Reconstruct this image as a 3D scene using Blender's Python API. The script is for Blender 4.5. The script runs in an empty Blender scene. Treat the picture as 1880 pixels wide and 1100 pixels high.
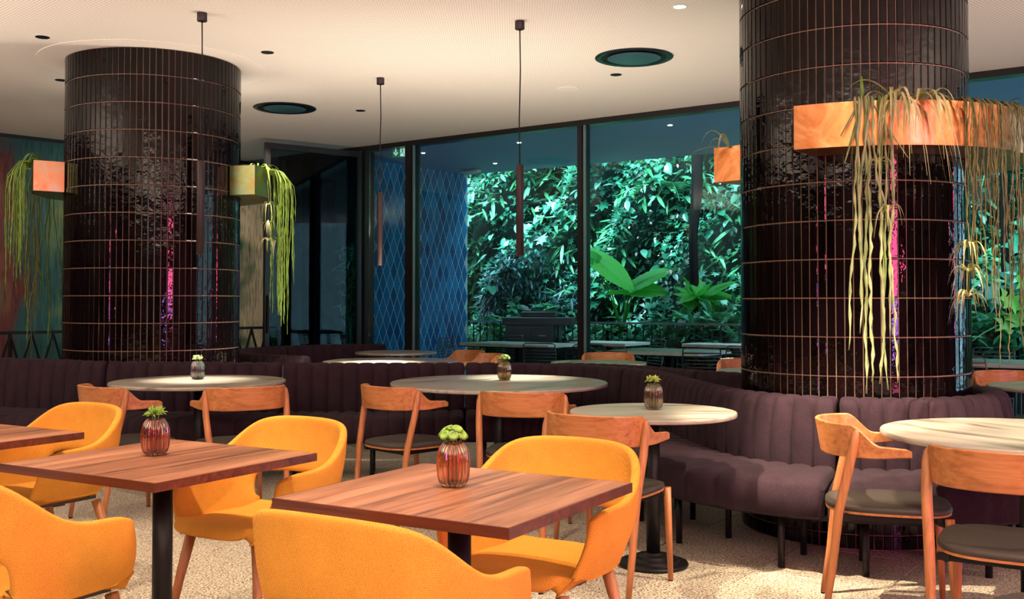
import bpy, math, random
import numpy as np
from mathutils import Vector, Matrix
random.seed(7); RS = np.random.RandomState(7)
PI = math.pi; R = math.radians
S = bpy.context.scene; COL = S.collection
# ------------------------------------------------------------------ camera
F, PIT, CY, EYE = 1900.0, 0.027, 504.0, 1.265
cam = bpy.data.objects.new('camera', bpy.data.cameras.new('camera')); COL.objects.link(cam)
cam.location = (0, 0, EYE); cam.rotation_euler = (PI/2 + PIT, 0, 0)
cam.data.sensor_width = 36; cam.data.lens = F*36/1880; cam.data.shift_y = -(550-CY)/1880
cam.data.clip_start = .05; cam.data.clip_end = 200
S.camera = cam
# ------------------------------------------------------------------ colour management, cycles
S.view_settings.view_transform = 'Standard'; S.view_settings.look = 'None'
S.view_settings.gamma = 1; S.view_settings.use_curve_mapping = False
S.view_settings.exposure = 0.0
S.cycles.use_denoising = True
S.cycles.max_bounces = 8; S.cycles.diffuse_bounces = 4; S.cycles.glossy_bounces = 4
S.cycles.transmission_bounces = 6; S.cycles.transparent_max_bounces = 12
S.cycles.caustics_reflective = False; S.cycles.caustics_refractive = False
S.cycles.sample_clamp_indirect = 4
# ------------------------------------------------------------------ sky
W = bpy.data.worlds.new('sky'); S.world = W; W.use_nodes = True
W.node_tree.nodes['Background'].inputs[0].default_value = (0.50, 0.82, 1.0, 1)
W.node_tree.nodes['Background'].inputs[1].default_value = 6.5
sun = bpy.data.objects.new('sun', bpy.data.lights.new('sun', 'SUN')); COL.objects.link(sun)
sun.data.energy = 15.0; sun.data.angle = R(25); sun.data.color = (.62, .98, 1.0)
sun.rotation_euler = (R(38), 0, R(-36))
# ------------------------------------------------------------------ lamps of the room, with added ceiling fills
H = 3.245
def area(name, loc, rot, sx, sy, e, col):
    l = bpy.data.lights.new(name, 'AREA'); l.shape = 'RECTANGLE'; l.size = sx; l.size_y = sy
    l.energy = e; l.color = col
    o = bpy.data.objects.new(name, l); o.location = loc; o.rotation_euler = rot; COL.objects.link(o); return o
def spot(name, loc, tgt, e, ang, blend=.5, col=(1, .80, .56), r=.03):
    l = bpy.data.lights.new(name, 'SPOT'); l.energy = e; l.spot_size = R(ang); l.spot_blend = blend
    l.color = col; l.shadow_soft_size = r
    o = bpy.data.objects.new(name, l); o.location = loc; COL.objects.link(o)
    o.rotation_euler = (Vector(tgt)-Vector(loc)).to_track_quat('-Z', 'Y').to_euler(); return o
WARM = (1, .80, .58)
area('ceiling_fill_rear', (0, -2.2, 1.6), (PI, 0, 0), 7, 2.2, 1150, (1, .88, .77))  # unseen fill behind the camera, added to brighten the ceiling
area('ceiling_fill_left', (-6.2, 4.0, 1.6), (PI, 0, 0), 1.6, 5, 470, (1, .88, .77))  # fill added off frame at the left, aimed up
area('ceiling_fill_right', (5.6, 2.0, 1.6), (PI, 0, 0), 1.6, 5, 440, (1, .88, .77))  # matching fill added off frame at the right
area('ceiling_fill_planter', (-3.0, 9.35, 2.5), (PI, 0, 0), 1.2, .16, 9, (1, .86, .70))  # hidden fill added at the left planter for the ceiling above
area('ceiling_fill_bench', (-.3, 8.25, .5), (PI, 0, 0), 3.2, .25, 120, (1, .86, .70))  # fill hidden behind the long bench, added to lift the far ceiling
for nm, p, t, e, a in (
    ('spot_lamp', (2.15, 3.7, H-.03), (2.25, 4.15, .7), 100, 34),
    ('spot_lamp', (2.3, 3.9, H-.03), (2.35, 4.3, .74), 160, 17),
    ('spot_lamp', (.95, 3.9, H-.03), (.75, 4.75, 0), 105, 50),
    ('spot_lamp', (-.3, 3.9, H-.03), (1.62, 4.9, .42), 900, 25),
    ('spot_lamp', (.1, 2.75, H-.03), (.1, 3.0, 0), 165, 60),
    ('spot_lamp', (-.95, 3.0, H-.03), (-1.05, 3.5, 0), 175, 62),
    ('spot_lamp', (-2.1, 3.8, H-.03), (-2.0, 4.4, 0), 165, 58),
    ('spot_lamp', (-.35, 3.8, H-.03), (-.5, 5.6, 0), 110, 56),
    ('spot_lamp', (1.9, 2.2, H-.03), (1.6, 3.4, 0), 150, 52),
    ('spot_lamp', (2.9, 3.4, H-.03), (1.75, 4.85, .5), 480, 38),
    ('spot_lamp', (1.0, 4.35, H-.03), (1.5, 4.95, .5), 250, 36),
    ('spot_lamp', (-2.2, 5.2, H-.03), (-1.9, 6.1, .6), 60, 50),
    ('spot_lamp', (-3.6, 6.2, H-.03), (-3.9, 8.2, 2.2), 22, 30),
    ('spot_lamp', (-1.6, 6.9, H-.03), (-2.2, 8.4, 2.1), 26, 30),
    ('spot_lamp', (-4.6, 9.6, H-.03), (-5.0, 12.9, 1.6), 90, 60),
    ('spot_lamp', (-2.9, 11.6, H-.03), (-3.7, 14.4, 1.5), 110, 50),
    ('spot_lamp', (-2.1, 8.3, H-.03), (-2.1, 9.2, .8), 220, 30),
):
    spot(nm, p, t, e*1.75, a)
# ------------------------------------------------------------------ helpers
def node_mat(name):
    m = bpy.data.materials.new(name); m.use_nodes = True
    nt = m.node_tree; b = nt.nodes['Principled BSDF']; return m, nt, b
def N(nt, t, **kw):
    n = nt.nodes.new(t)
    for k, v in kw.items():
        if k in n.inputs: n.inputs[k].default_value = v
        else: setattr(n, k, v)
    return n
def ramp(nt, fac, stops, interp='LINEAR'):
    r = nt.nodes.new('ShaderNodeValToRGB'); r.color_ramp.interpolation = interp
    while len(r.color_ramp.elements) < len(stops): r.color_ramp.elements.new(.5)
    for e, (p, c) in zip(r.color_ramp.elements, stops): e.position = p; e.color = (*c, 1)
    nt.links.new(fac, r.inputs[0]); return r
def simple(name, col, rough=.5, metal=0, bump=0, bscale=200, emit=None, estr=0, var=0, spec=None, coat=0):
    m, nt, b = node_mat(name)
    b.inputs['Base Color'].default_value = (*col, 1); b.inputs['Roughness'].default_value = rough
    b.inputs['Metallic'].default_value = metal
    if spec is not None: b.inputs['Specular IOR Level'].default_value = spec
    if coat: b.inputs['Coat Weight'].default_value = coat; b.inputs['Coat Roughness'].default_value = .1
    if emit: b.inputs['Emission Color'].default_value = (*emit, 1); b.inputs['Emission Strength'].default_value = estr
    tc = N(nt, 'ShaderNodeTexCoord')
    if bump:
        n = N(nt, 'ShaderNodeTexNoise', Scale=bscale, Detail=3.0); nt.links.new(tc.outputs['Object'], n.inputs['Vector'])
        bp = N(nt, 'ShaderNodeBump', Strength=bump, Distance=.002); nt.links.new(n.outputs[0], bp.inputs['Height'])
        nt.links.new(bp.outputs[0], b.inputs['Normal'])
    if var:
        n2 = N(nt, 'ShaderNodeTexNoise', Scale=9.0, Detail=4.0); nt.links.new(tc.outputs['Object'], n2.inputs['Vector'])
        r = ramp(nt, n2.outputs[0], [(.3, tuple(c*(1-var) for c in col)), (.7, tuple(min(1, c*(1+var)) for c in col))])
        nt.links.new(r.outputs[0], b.inputs['Base Color'])
    return m
def wood(name, dark, mid, light, axis, rough=.35, fine=1.0, coat=0):
    m, nt, b = node_mat(name)
    tc = N(nt, 'ShaderNodeTexCoord'); mp = N(nt, 'ShaderNodeMapping')
    sc = [62*fine]*3; sc[axis] = 1.8*fine; mp.inputs['Scale'].default_value = sc
    nt.links.new(tc.outputs['Object'], mp.inputs[0])
    n = N(nt, 'ShaderNodeTexNoise', Scale=1.0, Detail=6.0, Roughness=.62, Distortion=.6); nt.links.new(mp.outputs[0], n.inputs['Vector'])
    mp2 = N(nt, 'ShaderNodeMapping'); s2 = [13*fine]*3; s2[axis] = .8*fine; mp2.inputs['Scale'].default_value = s2
    nt.links.new(tc.outputs['Object'], mp2.inputs[0])
    n2 = N(nt, 'ShaderNodeTexNoise', Scale=1.0, Detail=3.0, Distortion=1.4); nt.links.new(mp2.outputs[0], n2.inputs['Vector'])
    mx = N(nt, 'ShaderNodeMath', operation='ADD'); h = N(nt, 'ShaderNodeMath', operation='MULTIPLY'); h.inputs[1].default_value = .5
    nt.links.new(n.outputs[0], mx.inputs[0]); nt.links.new(n2.outputs[0], mx.inputs[1]); nt.links.new(mx.outputs[0], h.inputs[0])
    r = ramp(nt, h.outputs[0], [(.36, dark), (.48, mid), (.62, light)])
    nt.links.new(r.outputs[0], b.inputs['Base Color']); b.inputs['Roughness'].default_value = rough
    bp = N(nt, 'ShaderNodeBump', Strength=.12, Distance=.001); nt.links.new(n.outputs[0], bp.inputs['Height']); nt.links.new(bp.outputs[0], b.inputs['Normal'])
    if coat: b.inputs['Coat Weight'].default_value = coat; b.inputs['Coat Roughness'].default_value = .15
    return m
def weave(name, c1, c2, scale, rough=.9, noise=.25, rnd=.35):
    m, nt, b = node_mat(name)
    tc = N(nt, 'ShaderNodeTexCoord'); mp = N(nt, 'ShaderNodeMapping'); mp.inputs['Rotation'].default_value = (.6, .5, .78)
    nt.links.new(tc.outputs['Object'], mp.inputs[0])
    v = N(nt, 'ShaderNodeTexVoronoi', Scale=scale); nt.links.new(mp.outputs[0], v.inputs['Vector']); v.inputs['Randomness'].default_value = rnd
    n = N(nt, 'ShaderNodeTexNoise', Scale=12.0, Detail=5.0); nt.links.new(tc.outputs['Object'], n.inputs['Vector'])
    mx = N(nt, 'ShaderNodeMix', data_type='RGBA'); r = ramp(nt, v.outputs['Distance'], [(.1, c1), (.75, c2)])
    r2 = ramp(nt, n.outputs[0], [(.3, (1-noise,)*3), (.7, (1, 1, 1))])
    mx.blend_type = 'MULTIPLY'; mx.inputs[0].default_value = 1
    nt.links.new(r.outputs[0], mx.inputs[6]); nt.links.new(r2.outputs[0], mx.inputs[7]); nt.links.new(mx.outputs[2], b.inputs['Base Color'])
    b.inputs['Roughness'].default_value = rough; b.inputs['Sheen Weight'].default_value = .02
    b.inputs['Specular IOR Level'].default_value = .06
    bp = N(nt, 'ShaderNodeBump', Strength=.5, Distance=.0012, invert=True); nt.links.new(v.outputs['Distance'], bp.inputs['Height']); nt.links.new(bp.outputs[0], b.inputs['Normal'])
    return m
class MB:
    """collects shapes that become one mesh object"""
    def __init__(s): s.v = []; s.f = []; s.mi = []
    def add(s, vs, fs, mi=0):
        k = len(s.v); s.v += [tuple(p) for p in vs]; s.f += [tuple(i+k for i in f) for f in fs]; s.mi += [mi]*len(fs); return s
    def box(s, x0, x1, y0, y1, z0, z1, mi=0):
        return s.add([(x, y, z) for z in (z0, z1) for y in (y0, y1) for x in (x0, x1)],
                     [(0, 2, 3, 1), (4, 5, 7, 6), (0, 1, 5, 4), (2, 6, 7, 3), (0, 4, 6, 2), (1, 3, 7, 5)], mi)
    def cbox(s, x0, x1, y0, y1, z0, z1, c=.003):
        """box with chamfered edges"""
        rings = [(z0, c), (z0+c, 0), (z1-c, 0), (z1, c)]; vs = []; fs = []
        for z, i in rings:
            k = c
            vs += [(x0+i+k, y0+i, z), (x1-i-k, y0+i, z), (x1-i, y0+i+k, z), (x1-i, y1-i-k, z), (x1-i-k, y1-i, z), (x0+i+k, y1-i, z), (x0+i, y1-i-k, z), (x0+i, y0+i+k, z)]
        for j in range(3):
            for i in range(8): fs.append((j*8+i, j*8+(i+1) % 8, j*8+8+(i+1) % 8, j*8+8+i))
        fs += [tuple(range(7, -1, -1)), tuple(range(24, 32))]
        return s.add(vs, fs)
    def bar(s, p, q, w, h=None, up=(0, 0, 1)):
        p, q = Vector(p), Vector(q); h = h or w; d = (q-p).normalized(); u = Vector(up)
        if abs(d.dot(u)) > .97: u = Vector((1, 0, 0))
        a = d.cross(u).normalized(); b = a.cross(d)
        c = [a*(w/2*i)+b*(h/2*j) for i, j in ((-1, -1), (1, -1), (1, 1), (-1, 1))]
        return s.add([p+k for k in c]+[q+k for k in c], [(0, 1, 2, 3), (7, 6, 5, 4)]+[(i, i+4, (i+1) % 4+4, (i+1) % 4) for i in range(4)])
    def tube(s, pts, rad, n=10, cap=True, flat=1.0):
        pts = [Vector(p) for p in pts]; m = len(pts)
        if not hasattr(rad, '__len__'): rad = [rad]*m
        vs = []; fs = []; a = None
        for i, p in enumerate(pts):
            d = (pts[min(i+1, m-1)]-pts[max(i-1, 0)]).normalized()
            if a is None:
                a = d.cross(Vector((0, 0, 1)) if abs(d.z) < .95 else Vector((0, 1, 0))).normalized()
            else:
                a = (a-d*a.dot(d)).normalized()
            b = d.cross(a)
            vs += [p+(a*math.cos(2*PI*k/n)+b*(math.sin(2*PI*k/n)*flat))*rad[i] for k in range(n)]
        for i in range(m-1):
            for k in range(n): fs.append((i*n+k, i*n+(k+1) % n, (i+1)*n+(k+1) % n, (i+1)*n+k))
        if cap: fs += [tuple(range(n-1, -1, -1)), tuple(range((m-1)*n, m*n))]
        return s.add(vs, fs)
    def lathe(s, prof, n=32, c=(0, 0), cap=True, ribs=0, amp=0, ribf=None):
        vs = []; fs = []; m = len(prof)
        for j, (r, z) in enumerate(prof):
            for k in range(n):
                t = 2*PI*k/n; rr = r*(1+amp*(ribf[j] if ribf else 1)*math.cos(ribs*t)) if ribs else r
                vs.append((c[0]+rr*math.cos(t), c[1]+rr*math.sin(t), z))
        for j in range(m-1):
            for k in range(n): fs.append((j*n+k, j*n+(k+1) % n, (j+1)*n+(k+1) % n, (j+1)*n+k))
        if cap: fs += [tuple(range(n-1, -1, -1)), tuple(range((m-1)*n, m*n))]
        return s.add(vs, fs)
    def prism(s, pts, z0, z1):
        n = len(pts)
        return s.add([(x, y, z0) for x, y in pts]+[(x, y, z1) for x, y in pts],
                     [tuple(range(n-1, -1, -1)), tuple(range(n, 2*n))]+[(i, (i+1) % n, (i+1) % n+n, i+n) for i in range(n)])
    def grid(s, rows, closed=False):
        m = len(rows); n = len(rows[0]); fs = []
        for i in range(m-1):
            for k in range(n if closed else n-1): fs.append((i*n+k, i*n+(k+1) % n, (i+1)*n+(k+1) % n, (i+1)*n+k))
        return s.add([p for r in rows for p in r], fs)
    def mesh(s, name, mats, smooth=False):
        me = bpy.data.meshes.new(name); me.from_pydata(s.v, [], s.f)
        for m in (mats if isinstance(mats, (list, tuple)) else [mats]): me.materials.append(m)
        if any(s.mi): me.polygons.foreach_set('material_index', s.mi)
        if smooth: me.polygons.foreach_set('use_smooth', [True]*len(me.polygons))
        me.update(); return me
    def build(s, name, mats, parent=None, smooth=False, **kw):
        return link(name, s.mesh(name, mats, smooth), parent, **kw)
def link(name, me, parent=None, loc=None, rot=None, **kw):
    o = bpy.data.objects.new(name, me); COL.objects.link(o)
    if parent is not None: o.parent = parent
    if loc is not None: o.location = loc
    if rot is not None: o.rotation_euler = rot
    for k, v in kw.items(): o[k] = v
    return o
def sharp(o, ang=40):
    me = o.data; me.polygons.foreach_set('use_smooth', [True]*len(me.polygons))
    try: me.set_sharp_from_angle(angle=R(ang))
    except Exception: pass
    return o
def tag(o, label, cat, group=None, kind=None):
    o['label'] = label; o['category'] = cat
    if group: o['group'] = group
    if kind: o['kind'] = kind
    return o
def thing(name, label, cat, loc=(0, 0, 0), rz=0, group=None):
    o = bpy.data.objects.new(name, None); COL.objects.link(o); o.empty_display_size = .1
    o.location = loc; o.rotation_euler = (0, 0, rz); return tag(o, label, cat, group)
def kids(o): return list(o.children)
def dup(root, loc, rz, label, group=None):
    r = root.copy(); COL.objects.link(r); r.location = loc; r.rotation_euler = (0, 0, rz); r['label'] = label
    if group: r['group'] = group
    for ch in kids(root):
        c = ch.copy(); COL.objects.link(c); c.parent = r
        for g in kids(ch):
            d = g.copy(); COL.objects.link(d); d.parent = c
    return r
def struct(name, mb, mat, label, cat, parent=None, smooth=False):
    o = mb.build(name, mat, parent, smooth); o['kind'] = 'structure'
    if parent is None: tag(o, label, cat)
    return o
cP, sP = math.cos(PIT), math.sin(PIT)
def atY(px, py, Y):
    u = -(py-CY)/F; d = Vector(((px-940)/F, cP-u*sP, sP+u*cP)); d *= Y/d.y; d.z += EYE; return d
def atZ(px, py, z):
    u = -(py-CY)/F; d = Vector(((px-940)/F, cP-u*sP, sP+u*cP)); d *= (z-EYE)/d.z; d.z = z; return d
def proj(P):
    z = P[2]-EYE; d = P[1]*cP+z*sP
    if d < .05: return None
    return 940+F*P[0]/d, CY-F*(-P[1]*sP+z*cP)/d
# ------------------------------------------------------------------ materials
m_black = simple('black_metal', (.007, .006, .007), .42, spec=.25)
m_dark = simple('dark_bronze', (.020, .008, .008), .42)
m_frame = simple('frame_black', (.01, .010, .011), .3)
m_alu = simple('aluminium', (.32, .38, .42), .35, .8)
m_walnut = wood('walnut', (.10, .036, .021), (.26, .105, .056), (.40, .18, .108), 1, .33, 1.0, .15)
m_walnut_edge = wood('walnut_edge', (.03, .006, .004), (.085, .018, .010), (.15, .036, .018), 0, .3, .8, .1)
m_ash = wood('oiled_beech', (.26, .088, .026), (.37, .135, .042), (.46, .185, .066), 0, .45, 1.2)
m_leg = wood('beech_leg', (.26, .085, .028), (.36, .13, .043), (.44, .17, .062), 2, .45, 1.2)
m_yellow = weave('yellow_wool', (.72, .345, .060), (.50, .19, .020), 300, noise=.12)
m_plum = weave('plum_wool', (.050, .030, .040), (.022, .012, .018), 420, noise=.25, rnd=1.0)
m_leather = simple('grey_leather', (.040, .033, .028), .5, bump=.25, bscale=500, spec=.3)
m_grout = simple('grout', (.27, .165, .115), .7)
m_white = simple('white_paint', (.7, .7, .68), .5)
def m_marble_():
    m, nt, b = node_mat('travertine'); tc = N(nt, 'ShaderNodeTexCoord'); mp = N(nt, 'ShaderNodeMapping')
    mp.inputs['Scale'].default_value = (1.2, 9, 9); mp.inputs['Rotation'].default_value = (0, 0, .35); nt.links.new(tc.outputs['Object'], mp.inputs[0])
    n = N(nt, 'ShaderNodeTexNoise', Scale=1.0, Detail=8.0, Roughness=.65, Distortion=.9); nt.links.new(mp.outputs[0], n.inputs['Vector'])
    r = ramp(nt, n.outputs[0], [(.33, (.11, .07, .05)), (.42, (.22, .195, .16)), (.52, (.31, .28, .235)), (.7, (.38, .35, .305))])
    nt.links.new(r.outputs[0], b.inputs['Base Color']); b.inputs['Roughness'].default_value = .28; return m
m_marble = m_marble_()
def m_tile_(name, c1, c2, amp, sc, rough=.06, coord='Position'):
    m, nt, b = node_mat(name); g = N(nt, 'ShaderNodeNewGeometry'); oi = N(nt, 'ShaderNodeObjectInfo')
    n = N(nt, 'ShaderNodeTexNoise', Scale=sc, Detail=2.0); nt.links.new(g.outputs['Position'], n.inputs['Vector'])
    n2 = N(nt, 'ShaderNodeTexNoise', Scale=sc*.22, Detail=1.0); nt.links.new(g.outputs['Position'], n2.inputs['Vector'])
    bp = N(nt, 'ShaderNodeBump', Strength=1.0, Distance=amp); nt.links.new(n.outputs[0], bp.inputs['Height'])
    bp2 = N(nt, 'ShaderNodeBump', Strength=1.0, Distance=amp*2.5); nt.links.new(n2.outputs[0], bp2.inputs['Height']); nt.links.new(bp.outputs[0], bp2.inputs['Normal'])
    nt.links.new(bp2.outputs[0], b.inputs['Normal'])
    r = ramp(nt, oi.outputs['Random'], [(0, c1), (1, c2)]); nt.links.new(r.outputs[0], b.inputs['Base Color'])
    b.inputs['Roughness'].default_value = rough; b.inputs['Specular IOR Level'].default_value = .24; return m
m_tile = m_tile_('aubergine_glaze', (.0012, .0007, .001), (.005, .002, .003), .0016, 26)
m_blue = m_tile_('blue_glaze', (.004, .07, .22), (.02, .20, .46), .002, 12, .16)
m_bgrout = simple('pale_joint', (.34, .45, .46), .7)
def m_floor_():
    m, nt, b = node_mat('terrazzo'); g = N(nt, 'ShaderNodeNewGeometry')
    mp = N(nt, 'ShaderNodeMapping'); mp.inputs['Scale'].default_value = (1, 1.7, 1); nt.links.new(g.outputs['Position'], mp.inputs[0])
    v = N(nt, 'ShaderNodeTexNoise', Scale=110.0, Detail=2.0, Roughness=.5, Distortion=.8); nt.links.new(mp.outputs[0], v.inputs['Vector'])
    r = ramp(nt, v.outputs[0], [(.43, (.04, .026, .018)), (.475, (.24, .18, .12)), (.51, (.62, .54, .42)), (.75, (.80, .72, .58))])
    nt.links.new(r.outputs[0], b.inputs['Base Color']); b.inputs['Roughness'].default_value = .42; return m
m_floor = m_floor_()
m_joint = simple('floor_joint', (.42, .35, .27), .8)
def m_ceil_():
    m, nt, b = node_mat('perforated_plaster'); g = N(nt, 'ShaderNodeNewGeometry'); mp = N(nt, 'ShaderNodeMapping')
    mp.inputs['Rotation'].default_value = (0, 0, R(45)); nt.links.new(g.outputs['Position'], mp.inputs[0])
    v = N(nt, 'ShaderNodeTexVoronoi', Scale=42.0); v.inputs['Randomness'].default_value = 0; v.voronoi_dimensions = '2D'; nt.links.new(mp.outputs[0], v.inputs['Vector'])
    r = ramp(nt, v.outputs['Distance'], [(.20, (.44, .39, .34)), (.30, (.84, .78, .71))])
    nt.links.new(r.outputs[0], b.inputs['Base Color']); b.inputs['Roughness'].default_value = .9; return m
m_ceil = m_ceil_()
m_plain = simple('plain_plaster', (.80, .74, .67), .9)
def m_copper_(name, a, bc, c):
    m, nt, b = node_mat(name); tc = N(nt, 'ShaderNodeTexCoord')
    n = N(nt, 'ShaderNodeTexNoise', Scale=5.0, Detail=7.0, Roughness=.65, Distortion=1.2); nt.links.new(tc.outputs['Object'], n.inputs['Vector'])
    r = ramp(nt, n.outputs[0], [(.32, a), (.5, bc), (.68, c)]); nt.links.new(r.outputs[0], b.inputs['Base Color'])
    b.inputs['Metallic'].default_value = 1; b.inputs['Roughness'].default_value = .30; return m
m_copper = m_copper_('brushed_copper', (.50, .15, .045), (.72, .27, .10), (.88, .45, .22))
m_copper2 = m_copper_('green_patina_copper', (.42, .22, .07), (.34, .33, .13), (.30, .40, .24))
def m_glass_(name, col, k):
    m, nt, b = node_mat(name); out = nt.nodes['Material Output']; nt.nodes.remove(b)
    t = N(nt, 'ShaderNodeBsdfTransparent'); t.inputs[0].default_value = (*col, 1); gl = N(nt, 'ShaderNodeBsdfGlossy', Roughness=.0)
    fr = N(nt, 'ShaderNodeFresnel', IOR=1.45); mu = N(nt, 'ShaderNodeMath', operation='MULTIPLY'); mu.inputs[1].default_value = k; nt.links.new(fr.outputs[0], mu.inputs[0])
    mx = N(nt, 'ShaderNodeMixShader'); nt.links.new(mu.outputs[0], mx.inputs[0]); nt.links.new(t.outputs[0], mx.inputs[1]); nt.links.new(gl.outputs[0], mx.inputs[2]); nt.links.new(mx.outputs[0], out.inputs[0]); return m
m_pane = m_glass_('window_glass', (.84, .94, .95), .5)
m_doorglass = m_glass_('door_glass', (.36, .46, .50), .45)
def vase_mat(name, col, rough=.02):
    m, nt, b = node_mat(name); b.inputs['Base Color'].default_value = (*col, 1); b.inputs['Roughness'].default_value = rough
    b.inputs['Transmission Weight'].default_value = .96; b.inputs['IOR'].default_value = 1.45; b.inputs['Coat Weight'].default_value = .5; return m
m_vase_a = vase_mat('amber_glass', (.80, .42, .22)); m_vase_b = vase_mat('rose_glass', (.62, .26, .17)); m_vase_c = vase_mat('gold_glass', (.85, .62, .33))
m_vase_d = vase_mat('clear_glass', (.86, .88, .82)); m_vase_e = vase_mat('smoky_glass', (.50, .42, .27))
m_stem = simple('stem_green', (.10, .20, .03), .5)
m_mum = simple('mum_green', (.17, .31, .03), .6, var=.3); m_mum2 = simple('mum_lime', (.32, .42, .06), .6, var=.2); m_mum3 = simple('mum_cream', (.38, .47, .18), .6, var=.2)
def leaf_mat(name, c1, c2, c3, rough=.42, rand='island', trans=.15):
    m, nt, b = node_mat(name)
    if rand == 'island': src = N(nt, 'ShaderNodeNewGeometry').outputs['Random Per Island']
    elif rand == 'object': src = N(nt, 'ShaderNodeObjectInfo').outputs['Random']
    else:
        n = N(nt, 'ShaderNodeTexNoise', Scale=14.0); tc = N(nt, 'ShaderNodeTexCoord'); nt.links.new(tc.outputs['Object'], n.inputs['Vector']); src = n.outputs[0]
    r = ramp(nt, src, [(.15, c1), (.5, c2), (.9, c3)]); nt.links.new(r.outputs[0], b.inputs['Base Color']); b.inputs['Roughness'].default_value = rough
    if trans:
        out = nt.nodes['Material Output']; tr = N(nt, 'ShaderNodeBsdfTranslucent'); nt.links.new(r.outputs[0], tr.inputs[0])
        mx = N(nt, 'ShaderNodeMixShader'); mx.inputs[0].default_value = trans; nt.links.new(b.outputs[0], mx.inputs[1]); nt.links.new(tr.outputs[0], mx.inputs[2]); nt.links.new(mx.outputs[0], out.inputs[0])
    return m
m_leaf = leaf_mat('wall_leaves', (.004, .04, .022), (.014, .14, .07), (.06, .36, .22))
m_leafb = leaf_mat('big_leaves', (.02, .15, .08), (.05, .30, .18), (.28, .58, .48), .25, 'object')
m_ear = leaf_mat('ear_leaves', (.03, .34, .03), (.06, .46, .04), (.13, .60, .08), .4, 'object', .55)
m_fern = leaf_mat('fern_leaves', (.02, .16, .06), (.07, .33, .13), (.22, .55, .30), .5)
m_pale = leaf_mat('pale_leaves', (.25, .62, .10), (.35, .72, .14), (.45, .80, .2), .4, 'object', .4)
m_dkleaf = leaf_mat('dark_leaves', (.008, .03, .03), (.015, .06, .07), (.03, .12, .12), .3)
m_pink = simple('pink_petal', (.75, .50, .55), .6)
m_bark = simple('dark_bark', (.006, .006, .006), .95, bump=1, bscale=60, spec=.1)
m_soil = simple('dark_soil', (.012, .018, .012), .9)
m_cactus = leaf_mat('trailing_cactus', (.06, .11, .012), (.13, .23, .025), (.22, .32, .06), .5, 'noise', .1)
m_cactus2 = leaf_mat('bleached_cactus', (.10, .14, .04), (.24, .28, .12), (.46, .46, .28), .55, 'noise', .05)
m_spider = leaf_mat('striped_blade', (.22, .30, .07), (.45, .46, .20), (.72, .66, .44), .5, 'noise', .15)
m_old = leaf_mat('olive_strand', (.06, .06, .012), (.11, .11, .025), (.18, .17, .05), .6, 'noise', .05)
# ================================================================== SETTING
W0 = Vector((-1.29, 12.65)); DW = Vector((.811, -.585)).normalized(); NW = Vector((.585, .811)).normalized()   # window line, outward normal
def Wp(t, n=0): p = W0+DW*t+NW*n; return (p.x, p.y)
M0 = Vector((-5.99, 12.05)); DM = Vector((.68, .735)).normalized()
def Mp(t, n=0): p = M0+DM*t+Vector((DM.y, -DM.x))*n; return (p.x, p.y)
def wallseg(a, b, z0, z1, th, side=1):
    a, b = Vector(a), Vector(b); d = (b-a).normalized(); n = Vector((-d.y, d.x))*th*side
    return MB().prism([a, b, b+n, a+n] if side > 0 else [a+n, b+n, b, a], z0, z1)
C1 = (-2.996, 8.645); R1 = .694; T1h = .2142; L1 = .889
C2 = (1.95, 5.93); R2 = .621; T2h = .2023; L2 = .883
Lend = Wp(-2.32); Rend = Wp(11.45)
room = [(-8.6, -5), (8, -5), (8, Rend[1]), Rend, Lend, (Lend[0]+.7, Lend[1]+1.9), Mp(4.6), Mp(-3.7)]
# floor: slab of joint material with single terrazzo tiles on it
fl = struct('floor', MB().prism(room, -.12, -.004), m_joint, 'speckled beige terrazzo floor laid in square tiles', 'floor')
ts = .6; aw = math.atan2(DW.y, DW.x); tilem = MB().cbox(-ts/2+.002, ts/2-.002, -ts/2+.002, ts/2-.002, -.004, 0, .0015).mesh('floor_tile', m_floor)
def inside(p, poly):
    c = False; n = len(poly)
    for i in range(n):
        (x1, y1), (x2, y2) = poly[i], poly[(i+1) % n]
        if (y1 > p[1]) != (y2 > p[1]) and p[0] < (x2-x1)*(p[1]-y1)/(y2-y1)+x1: c = not c
    return c
cells = []
for i in range(-22, 23):
    for j in range(-30, 12):
        p = Vector(Wp(i*ts+.2, j*ts-.33))
        if all(inside((p.x+dx, p.y+dy), room) for dx in (-.43, .43) for dy in (-.43, .43)) or inside(p, room):
            q = proj((p.x, p.y, 0)); vis = q and -150 < q[0] < 2030 and 400 < q[1] < 1330
            full = all(inside(Vector(Wp(i*ts+.2+a*.3, j*ts-.33+b*.3)), room) for a in (-1, 1) for b in (-1, 1))
            cells.append((0 if (vis and full) else 1, p.y, p, full))
cells.sort(key=lambda c: (c[0], c[1]))
rest = MB()
for k, (v, y, p, full) in enumerate(cells):
    if v == 0 and k < 290: link('floor_tile', tilem, fl, (p.x, p.y, 0), (0, 0, aw))
    elif full:
        c, s = math.cos(aw), math.sin(aw); h = ts/2-.002
        rest.prism([(p.x+c*a*h-s*b*h, p.y+s*a*h+c*b*h) for a, b in ((-1, -1), (1, -1), (1, 1), (-1, 1))], -.004, 0)
rest.build('floor_tile', m_floor, fl, kind='stuff')
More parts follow.
